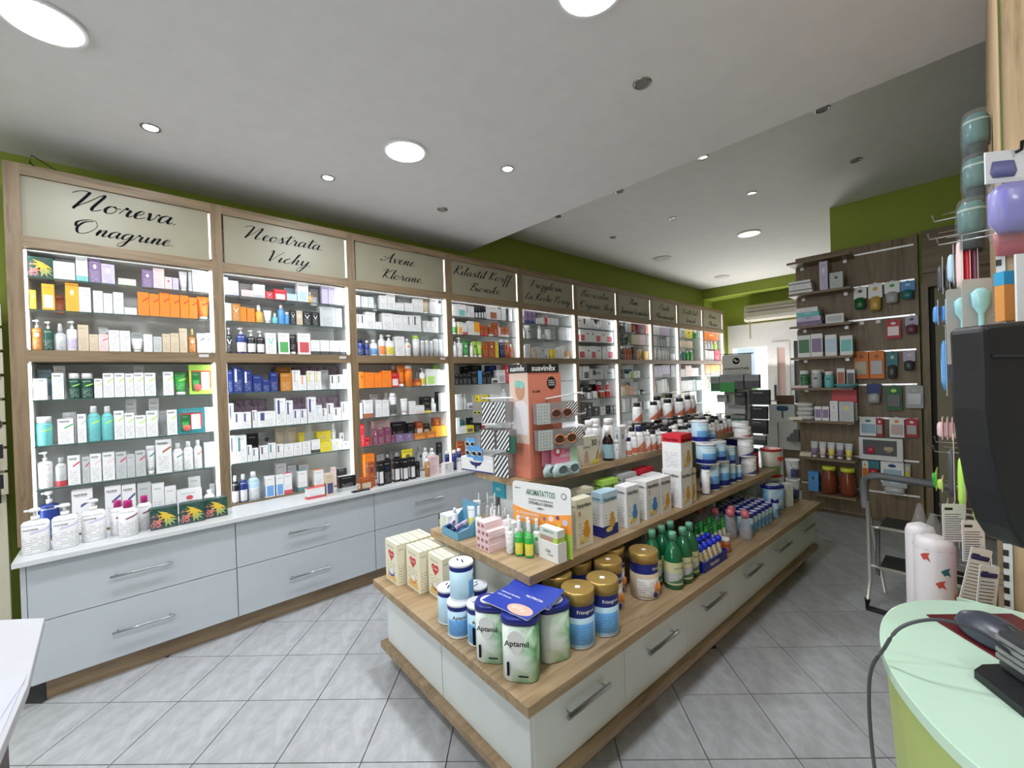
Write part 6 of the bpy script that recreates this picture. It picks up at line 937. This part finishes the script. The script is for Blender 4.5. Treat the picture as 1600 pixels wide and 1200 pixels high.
for k in range(4): rackpack(2.1, .092 - k * .012, 1.20, 1.275, 'p', 'p', 'pale pink ribbed pack, %s from the hook tip' % ORD[k], wd=.07)
for k, (y, c2, x) in enumerate(((.06, 'k', 1.9), (.035, 'l', 1.75), (.005, 'l', 1.6))): rackpack(x, y, 1.03, 1.24, 'G', c2, 'long clear pack with %s, %s from the hook tip' % (('dark clip', 'lime handle', 'lime grip')[k], ORD[k]), 'clip_pack', .06)
rackpack(2.3, .12, .985, 1.06, 'l', 'g', 'small lime and green pack near the step ladder', wd=.10); rackpack(2.2, .10, 1.0, 1.05, 'c', 'l', 'small cream pack beside the lime one', wd=.08)
for k, (y, x, c) in enumerate(((.085, 2.1, 'i'), (.07, 2.05, 'm'), (.055, 2.0, 'P'), (.04, 1.95, 'T'), (.02, 1.9, 'k'), (.0, 1.6, 'm'), (-.01, 1.5, 'P'))): rackpack(x, y, .85 + .01 * k, .985, 'G', c, 'bagged coloured comb pack, %s along the low hooks' % ORD[k], wd=.10)
def infocard(x, y, z0, z1, w_, rz, label, tilt=0, dark=False):
    e = empty('info_card', (x, y, z0), rz, label=label, cat='card', group='white printed cards on the rack'); e.rotation_euler = (0, tilt, rz); h = z1 - z0
    MB().plate(rr(-w_ / 2, w_ / 2, 0, h, .003), 0, .0015).build('card_body', plain('card_paper', (.66, .66, .66), .5), e); B = MB()
    for q in range(12): B.box(-w_ * .4, w_ * (.4 - rnd.random() * .2), -.0006, 0, h * (.06 + .06 * q), h * (.06 + .06 * q) + .0012)
    B.build('text_lines', INK, e)['kind'] = 'stuff'; MB().box(-w_ * .4, -w_ * .05, -.0008, 0, h * .84, h * .90).build('logo_print', BLK, e)
    if dark: MB().loft([(h * .80, w_ * .42, .002), (h * .86, w_ * .46, .002), (h * .88, w_ * .40, .002)], 14, True).build('navy_oval', plain('navy_ink', (.02, .02, .12), .5), e)
    return e
FC = math.radians(-52)
infocard(1.62, .055, .985, 1.085, .052, FC, 'white printed back card, upper left one of the pair above the till'); infocard(1.45, .018, .995, 1.09, .045, FC, 'white printed back card, upper right one of the pair above the till')
infocard(1.42, .028, .90, 1.035, .042, FC, 'long white card with navy oval hanging tilted over the till counter', .22, True); infocard(1.34, .004, .90, 1.025, .036, FC, 'long white card with navy oval next to the pillar over the counter', .10, True)
for k, (x, y, r) in enumerate(((1.72, .128, .034), (1.62, .094, .042))):
    e = empty('paper_roll_pack', (x, y, .62), label=('wrapped white roll with red bird print, farther one' if k == 0 else 'wrapped white roll with red and teal bird print, nearer one'), cat='roll', group='wrapped printed rolls'); MB().loft([(0, r * .9, r * .9), (.01, r, r), (.35, r, r), (.365, r * .85, r * .85), (.375, r * .2, r * .2)], 22).build('roll_body', plain('roll_paper', (.60, .56, .58), .45), e)
    for q in range(9):
        a = rnd.uniform(-2.9, -1.6) if q % 2 else rnd.uniform(-3.6, -2.2); z = .05 + q * .034; P = [(math.cos(a + t) * r * 1.012, math.sin(a + t) * r * 1.012, z + s_) for t, s_ in ((-.28, .002), (-.1, -.010), (.05, -.006), (.25, -.012), (.12, .004), (.22, .012), (-.05, .009))]
        MB().quad(P).build('bird_print', plain('bird_teal' if q == 7 else 'bird_red', (.02, .12, .13) if q == 7 else (.45, .06, .04), .5), e)
    MB().loft([(.34, r * 1.05, r * 1.05), (.38, r * .5, r * .5), (.43, r * .25, r * .15)], 10, True).build('clear_wrap', glassy('clear_bag', (.5, .5, .5), .16, .15), e)
# packs in front of the pillar
e = empty('soap_case_pack', (1.26, -.052, 1.70), FC, label='purple soap case in a bag under a white header card at the pillar', cat='pack'); MB().box(-.05, .05, 0, .003, .095, .155).build('header_card', plain('card_paper', (.66, .66, .66), .5), e); MB().loft([(.0, .03, .012), (.02, .042, .02), (.075, .042, .02), (.09, .03, .012)], 18, True, 0, 0, 0, None, 3.2).build('soap_case', plain('periwinkle', (.24, .22, .58), .35), e)
MB().loft([(.105, .018, .002), (.115, .022, .003), (.135, .018, .002)], 14, True, 0, -.022, -.001).build('case_print', plain('navy_violet', (.12, .12, .28), .5), e); text('Holbay', e, (.012, -.022, .05), (0, 0, 1), .05, WINK, None, (-1, 0, 0)); MB().loft([(-.02, .045, .01), (0, .05, .024), (.09, .048, .022), (.10, .05, .004)], 12, True).build('clear_bag', glassy('clear_bag', (.5, .5, .5), .16, .15), e)
MB().tube([(0, .03, .15), (0, -.01, .15), (0, -.012, .165)], .003, 6).build('hook_wire', BLK, e)
e = empty('pink_pack', (1.285, -.055, 1.66), FC, label='crumpled red and clear pack behind the purple soap case', cat='pack'); MB().loft([(0, .04, .004), (.03, .045, .012), (.06, .04, .008)], 12).build('pack_body', plain('rose_foil', (.50, .16, .18), .25), e)
e = empty('toy_box', (1.285, -.055, 1.535), FC, label='box with blue top and orange picture at the pillar above the screen', cat='box'); MB().box(-.028, .05, 0, .02, 0, .095).build('box_body', plain('box_orange', (.60, .25, .06), .5), e); MB().box(-.0285, .0505, -.001, .0205, .07, .0955).build('box_top_band', plain('box_blue', (.03, .28, .50), .5), e)
e = empty('white_card_pack', (1.25, -.062, 1.53), FC, label='white carded pack with orange circle beside the blue topped box', cat='pack'); MB().box(-.018, .06, 0, .004, 0, .125).build('card_body', plain('card_paper', (.66, .66, .66), .5), e); MB().plate([(a * .012 + .012, b * .012 + .06) for a, b in ring], -.001, 0).build('circle_print', plain('print_orange', (.85, .4, .1), .5), e)
# ---------------------------------------------------------------- till counter, screen, mouse
CT = [(1.195, -.045), (1.187, .01), (1.165, .050), (1.130, .086), (1.085, .112), (1.03, .125), (.975, .127), (.92, .121), (.87, .110), (.82, .092), (.772, .067), (.732, .041), (.697, .009), (.655, -.05), (.62, -.13), (.60, -.30), (.60, -1.0), (1.195, -1.0)]
def smooth(P, n=3):
    o = []; N = len(P)
    for j in range(N):
        a, b, c, d = P[j - 1], P[j], P[(j + 1) % N], P[(j + 2) % N]
        if j >= N - 4: o.append(b); continue
        for q in range(n):
            t = q / n; o.append(tuple(.5 * (2 * b[k] + (c[k] - a[k]) * t + (2 * a[k] - 5 * b[k] + 4 * c[k] - d[k]) * t * t + (-a[k] + 3 * b[k] - 3 * c[k] + d[k]) * t ** 3) for k in (0, 1)))
    return o
CTs = smooth(CT)[::-1]; ctr = sum(p[0] for p in CT) / len(CT), sum(p[1] for p in CT) / len(CT)
if sum((CTs[i][0] - CTs[i - 1][0]) * (CTs[i][1] + CTs[i - 1][1]) for i in range(len(CTs))) > 0: CTs = CTs[::-1]
co = empty('till_counter', (0, 0, 0), label='rounded till counter with pale mint glass top and lime front', cat='counter')
MB().prism(CTs, .982, 1.0).build('glass_top', plain('mint_glass_top', (.47, .63, .50), .16), co, bevel=.003)
ins = [(ctr[0] + (x - ctr[0]) * .985 , ctr[1] + (y - ctr[1]) * .97) for x, y in CTs]; FB = MB(); sc_ = lambda k: [(ctr[0] + (x - ctr[0]) * k, ctr[1] + (y - ctr[1]) * k) for x, y in ins]
r0, r1, r2 = sc_(.80), sc_(.86), ins
for (qa, za), (qb, zb) in (((r0, 0), (r1, .5)), ((r1, .5), (r2, .980))):
    for i in range(len(ins)):
        j = (i + 1) % len(ins); FB.quad([(*qa[i], za), (*qa[j], za), (*qb[j], zb), (*qb[i], zb)], sm=True)
FB.build('front_panel', plain('lime_counter_front', (.38, .46, .15), .35), co)
FWD = Vector((Mc[2][0], Mc[2][1])).normalized(); RGT = Vector((FWD.y, -FWD.x))
mp = empty('mouse_mat', (0, 0, 1.0005), label='dark red patterned mouse mat on the mint counter', cat='mat'); MB().prism([(1.065, .074), (.961, -.025), (1.06, -.13), (1.17, -.03)], 0, .002).build('mat_body', plain('wine_mat', (.10, .008, .012), .3), mp)
ms = empty('computer_mouse', (1.035, -.008, 1.003), math.radians(40), label='dark grey computer mouse on the red mat', cat='mouse'); MB().loft([(0, .056, .033), (.008, .06, .036), (.022, .052, .031), (.033, .030, .018), (.036, .01, .006)], 26).build('mouse_shell', plain('mouse_slate', (.035, .04, .06), .35), ms); MB().loft([(.026, .012, .004), (.0365, .010, .004), (.038, .004, .002)], 12, True, 0, -.026, 0).build('wheel', BLK, ms)
mb = empty('card_terminal', (.93, -.045, 1.0128), math.radians(-52), label='grey terminal block behind the screen foot on the counter', cat='device'); MB().box(-.03, .05, -.02, .02, 0, .055).build('terminal_body', plain('device_dark', (.03, .03, .035), .3), mb, bevel=.004)
for k in range(4): MB().box(-.031, .051, -.0215, .0215, .014 + k * .009, .020 + k * .009).build('terminal_rib', plain('device_grey', (.20, .20, .20), .35), mb)
mn = empty('till_screen', (0, 0, 0), label='large black till screen seen from behind at the counter edge', cat='monitor')
def cp(u, v, dist): X = (u - 800) / 670 * dist; Y = (v - 600) / 670 * dist; p = Mc.transposed() @ Vector((X, Y, dist)); return Vector((p.x, p.y, p.z + CAM_H))
cen = cp(1640, 600, .62); fr = MB(); SCN = .62 / 670
outl = [(-105, 88), (-101, 20), (-100, -40), (-92, -100), (-78, -170), (-60, -228), (-40, -258), (60, -280), (200, -280), (200, 120), (60, 108), (-88, 94), (-98, 92)]
poly = [(x * SCN, y * SCN) for x, y in outl][::1]
M_ = MB(); M_.plate(poly, -.0, .05); o = M_.build('screen_shell', plain('screen_black', (.007, .007, .009), .45), mn, bevel=.006); ry = math.atan2(RGT.y, RGT.x); o.location = cen; o.rotation_euler = (0, -roll, ry)
o = MB().box(-90 * SCN, 200 * SCN, -.004, 0, 42 * SCN, 46 * SCN).build('shell_groove', plain('groove_grey', (.02, .02, .025), .5), mn); o.location = cen; o.rotation_euler = (0, -roll, ry)
MB().prism([(.895, .014), (.92, .006), (.955, -.026), (.99, -.10), (.88, -.16), (.835, -.029)], 1.0005, 1.012).build('foot_plate', plain('screen_black', (.007, .007, .009), .45), mn); MB().tube([(.90, -.13, 1.01), (.915, -.13, 1.20)], .018, 12).build('neck', plain('screen_black', (.007, .007, .009), .45), mn)
cab = [(.93, -.035, 1.02), (.905, -.012, 1.055), (.89, .02, 1.075), (.872, .055, 1.078), (.855, .088, 1.060), (.85, .107, 1.022), (.848, .125, .97), (.835, .122, .86), (.80, .10, .74), (.77, .07, .62)]
cb_ = MB(); PP = []
for j in range(len(cab) - 1):
    a, b, c, d = (Vector(cab[max(j - 1, 0)]), Vector(cab[j]), Vector(cab[j + 1]), Vector(cab[min(j + 2, len(cab) - 1)]))
    for q in range(5): t = q / 5; PP.append(.5 * (2 * b + (c - a) * t + (2 * a - 5 * b + 4 * c - d) * t * t + (-a + 3 * b - 3 * c + d) * t ** 3))
tag(cb_.tube(PP + [cab[-1]], .0025, 8).build('screen_cable', plain('cable_grey', (.05, .05, .055), .45)), 'dark grey cable looping over the edge of the mint counter', 'cable')
# ---------------------------------------------------------------- step ladder
ld = empty('step_ladder', (3.28, .45, 0), label='folding steel step ladder with grey padded handrail and black treads', cat='ladder'); AL = plain('ladder_steel', (.62, .60, .57), .3, .55); GP = plain('handrail_grey', (.10, .105, .11), .55); BR = plain('black_rubber', (.015, .015, .015), .7)
yl, yr = .02, -.42
MB().tube([(0, yl, .66), (0, yl, .20)] + [(0, yl + .012, .06)], .011, 10).build('leg', AL, ld); MB().tube([(0, yr, .66), (0, yr, .20), (0, yr - .012, .06)], .011, 10).build('leg', AL, ld)
B = MB(); R = [(.01, yl + .012, .62), (0, yl + .016, .74), (0, yl + .008, .79), (0, yl - .02, .815), (0, yl - .06, .818), (0, yr + .06, .800), (0, yr, .78), (0, yr - .01, .70)]; B.tube(R, .021, 12); B.build('handrail_pad', GP, ld); MB().tube([(0, yl + .02, .70), (.03, yl + .01, .68), (.06, yl, .56), (.30, yl - .03, .02)], .010, 8).build('rear_leg', AL, ld); MB().tube([(.06, yr, .56), (.30, yr + .03, .02)], .010, 8).build('rear_leg', AL, ld)
MB().tube([(0, yl + .014, .07), (0, yl + .015, .015), (0, yl - .09, .012)], .016, 8).build('rubber_foot', BR, ld); MB().tube([(0, yl - .09, .012), (0, yr, .012)], .012, 8).build('foot_bar', AL, ld); MB().tube([(.06, yl - .035, .50), (.02, yl - .035, .22)], .011, 8).build('strut', GP, ld)
for z, dx in ((.50, .02), (.27, -.01)):
    t_ = MB().box(dx + .01, dx + .22, yr + .03, yl - .05, z, z + .018).build('tread', BR, ld); MB().tube([(dx, yl - .045, z + .006), (dx, yr + .03, z + .006)], .010, 8).build('tread_edge', AL, t_)
    MB().tube([(.0, yl, z + .01), (dx, yl - .05, z + .006)], .007, 8).build('tread_pin', AL, ld)
# ---------------------------------------------------------------- back of the shop
ac = empty('air_conditioner', (8.60, 1.95, 2.40), label='white wall mounted air conditioner on the green back wall', cat='air conditioner'); APL = plain('ac_ivory', (.60, .55, .48), .35)
MB().plate([(.0, 0), (.19, 0), (.19, .30), (.035, .30), (0, .26), (-.03, .05)], -.95, 1.0).build('casing', APL, ac)


MB().box(-.034, -.015, -.93, .96, .17, .176).box(-.03, -.012, -.93, .96, .235, .239).build('panel_groove', plain('groove_brown', (.10, .08, .06), .5), ac); MB().box(-.045, .0, -.93, .96, .02, .075).build('air_flap', plain('ac_white', (.80, .78, .74), .3), ac); MB().loft([(.135, .008, .05), (.150, .008, .055), (.160, .008, .03)], 14, True, 0, -.022, .02).build('badge', plain('badge_brown', (.06, .03, .02), .4), ac)
MB().box(.0, .02, .90, .92, -.32, 0).build('pipe_cover', plain('pipe_ivory', (.42, .42, .30), .5), ac)

struct(MB().box(8.77, 8.81, 1.75, 3.32, 2.36, 2.375).build('trim_4', plain('pipe_ivory', (.42, .42, .30), .5)))
cb2 = empty('white_counter', (6.0, 1.66, 0), label='white storage counter behind the island beside the slotted board', cat='cabinet'); CW = plain('grey_white_laminate', (.70, .70, .68), .45); MB().box(0, .5, -.40, .22, 0, .60).box(0, .5, -.16, .22, .6, .83).build('carcass', CW, cb2); MB().box(-.01, .5, -.16, .23, .83, .85).build('counter_top', CW, cb2); MB().box(-.006, 0, .045, .05, .02, .82).build('door_gap', plain('gap_dark', (.1, .1, .1), .6), cb2); MB().box(-.01, .5, -.41, -.161, .6, .62).build('low_top', CW, cb2); MB().box(-.005, 0, -.40, -.0, .02, .50).build('brown_front', wood('y', .5), cb2)
bx = empty('open_carton', (6.02, 1.68, .8505), label='open white and blue fan carton standing on the white counter', cat='box'); MB().box(0, .25, -.15, .13, 0, .20).build('carton_body', plain('carton_grey_white', (.66, .69, .72), .5), bx); MB().box(-.002, 0, -.15, .04, .20, .31).build('brown_flap', plain('cardboard_brown', (.13, .08, .05), .7), bx)
fl = MB().box(-.15, .0, -.10, .10, 0, .004).build('brown_flap', plain('cardboard_brown', (.13, .08, .05), .7), bx); fl.location = (.02, .08, .245); fl.rotation_euler = (0, .0, .3)
MB().loft([(.0, .002, .05), (.03, .003, .07), (.06, .003, .05)], 16, True, 0, -.003, -.02).build('fan_print', plain('fan_blue', (.03, .10, .22), .5), bx); bx.children[-1].location.z = .12; MB().box(-.004, 0, -.03, -.01, .03, .13).build('stand_print', plain('stand_grey', (.12, .13, .15), .5), bx)
for k in range(3):
    b_ = MB().box(0, .14, -.075, .05 - k * .035, 0, .045).build('grey_box', plain('carton_slate', (.16, .165, .165), .6), None, (5.86, 1.53, .6205 + k * .0455)); tag(b_, 'flat grey box in the small stack beside the slotted board, %s up' % ORD[k], 'box', 'stack of flat grey boxes')
# anatomic display stand
sx = 4.95; an = empty('pegboard_stand', (sx, 1.78, 0), label='white pegboard stand with anatomichelp header behind the island', cat='display'); PEG = plain('peg_cream', (.46, .46, .38), .5); GD = plain('dark_metal', (.03, .03, .035), .3, .8)
MB().box(0, .02, -.13, .15, .3, 1.655).build('pegboard', PEG, an); MB().box(-.2, .2, -.2, .2, 0, .03).build('foot', plain('stand_base', (.3, .3, .3), .5), an); MB().tube([(.01, 0, .03), (.01, 0, .35)], .02, 8).build('post', GD, an)
B = MB(); [B.box(-.0015, 0, -.12 + i * .022, -.112 + i * .022, 1.10 + j * .022, 1.107 + j * .022) for i in range(12) for j in range(8)]; B.build('peg_holes', plain('hole_dark', (.05, .05, .05), .6), an)['kind'] = 'stuff'
hd = MB().box(-.012, -.002, -.14, .155, 1.44, 1.655).build('header_sign', plain('sign_white', (.50, .50, .44), .5), an); text('anatomichelp', hd, (-.013, .005, 1.50), (0, -1, 0), .25, INK); text('Orthopaedic Sports Products', hd, (-.013, .005, 1.462), (0, -1, 0), .20, plain('grey_ink', (.2, .2, .2), .5))
lg = MB().plate([(a * .036, b * .036) for a, b in ring], 0, .001).build('logo_disc', INK, hd); lg.location = (-.0135, .01, 1.585); lg.rotation_euler = (0, 0, -math.pi / 2); l2_ = MB().plate([(a * .012 - .012, b * .012 + .008) for a, b in ring], -.001, 0).plate([(-.002, -.018), (.024, -.002), (.020, .008), (-.006, -.006)], -.001, 0).build('logo_figure', plain('sign_white', (.50, .50, .44), .5), hd); l2_.location = (-.0135, .01, 1.585); l2_.rotation_euler = (0, 0, -math.pi / 2)
MB().tube([(0, -.16, 1.66), (0, .17, 1.665)], .005, 8).build('header_bar', GD, an)
def bandage(y, z, w_, h, top, bot, label, dz=.4, x=0):
    e = empty('support_pack', (sx - .06 + x, y, z), -math.pi / 2, label=label, cat='pack', group='support packs on the pegboard stand'); MB().box(-w_ / 2, w_ / 2, -.03, .02, 0, h).build('pack_body', plain('pack_' + PAL[bot][0], tuple(c * .7 for c in PAL[bot][1]), .35), e); MB().box(-w_ / 2 - .001, w_ / 2 + .001, -.031, .021, h * (1 - dz), h + .001).build('header_card', plain('pack_head_' + PAL[top][0], tuple(c * .45 for c in PAL[top][1]), .5), e); MB().tube([(0, .02, h * .9), (0, .0585, h * .9)], .002, 5).build('hook_wire', GD, e); MB().box(-w_ * .3, w_ * .2, -.032, -.031, h * .78, h * .86).build('print_line', plain('grey_ink', (.2, .2, .2), .5), e)
for a in ((1.86, 1.25, .15, .19, 'G', 'g', 'green support pack on the first peg'), (1.99, 1.26, .09, .16, 'G', 'd', 'green support pack at the outer side of the first peg'), (1.735, 1.28, .10, .16, 'G', 'k', 'grey topped support pack on the middle peg'), (1.62, 1.29, .15, .14, 'G', 'k', 'wide dark support pack on the far peg'), (1.735, 1.12, .10, .13, 'K', 'k', 'black support pack under the grey topped one'), (1.55, 1.12, .19, .15, 'K', 'K', 'wide black support pack on the second row'), (1.92, 1.14, .10, .08, 'G', 'G', 'grey support pack next to the peg holes'), (1.77, 1.02, .17, .09, 'G', 's', 'large grey box pack on the third row'), (1.56, .97, .16, .13, 'K', 'K', 'black support pack on the third row'), (1.76, .93, .14, .07, 'G', 'd', 'dark green support pack on the fourth row'), (1.57, .82, .17, .14, 'k', 'K', 'black box pack on the fourth row'), (1.60, .70, .20, .10, 'G', 'k', 'grey support pack on the lowest row')): bandage(*a[:7], dz=.45)
# ---------------------------------------------------------------- desk and stand at the left edge
dk = empty('white_desk', (0, 0, 0), label='corner of a white desk top at the near left', cat='desk'); MB().prism([(-.155, 1.581), (-.45, 1.84), (-1.0, 1.84), (-1.0, .6), (-.172, .6), (-.1545, 1.04), (-.1465, 1.24)], .878, .90).build('desk_top', plain('desk_white', (.46, .46, .49), .45), dk, bevel=.002); MB().prism([(-.163, 1.165), (-.175, .7), (-.95, .7), (-.95, 1.165)], 0, .878).build('desk_side', plain('dark_brown_panel', (.05, .025, .015), .5), dk)
for k, (a, rz_) in enumerate((((-.243, 1.145), -.04), ((-.255, 1.13), -.13))):
    p_ = empty('paper_sheet', (a[0], a[1], .9005 + k * .0012), rz_, label='white printed sheet lying on the desk, %s' % ('upper one' if k else 'lower one'), cat='paper', group='sheets on the desk'); MB().box(-.085, .085, -.14, .14, 0, .0008).build('sheet', plain('paper_lilac', (.47, .47, .56), .5), p_); B = MB(); [B.box(-.05, .05 - rnd.random() * .03, -.11 + q * .03, -.108 + q * .03, .0009, .0011) for q in range(8)]; B.build('text_lines', plain('violet_ink', (.2, .18, .42), .5), p_)['kind'] = 'stuff'
ls = empty('cream_slat_stand', (-.455, 3.42, 0), label='cream slatted accessory stand at the left end of the shelf wall', cat='display'); CRM = plain('cream_slat', (.60, .56, .42), .5)
for k in range(8): MB().box(-.30, .012, 0, .03, .95 + k * .125, 1.06 + k * .125).build('slat', CRM, ls)
MB().box(-.29, .0, .03, .06, .0, 1.94).build('stand_back', CRM, ls)
for k in range(3): MB().box(-.04, .0, -.006, .0, 1.30 + k * .245, 1.33 + k * .245).build('hook_clip', plain('clip_grey', (.12, .12, .13), .4, .5), ls)
for k in range(9):
    e = empty('comb_pack', (-.478 + (k % 2) * .012, 3.34 - (k % 3) * .02, .92 + k * .075), label='black and pale accessory pack on the cream stand, %s up' % ORD[k], cat='pack', group='accessory packs on the cream stand'); MB().box(-.03, .02, -.01, .01, 0, .07).build('pack_body', plain('pack_ink', (.02, .02, .03), .25), e); MB().box(-.02, .005, -.013, -.01, .015, .06).build('pale_item', plain('item_blush', (.62, .50, .46), .4) if k % 2 else WPL, e)
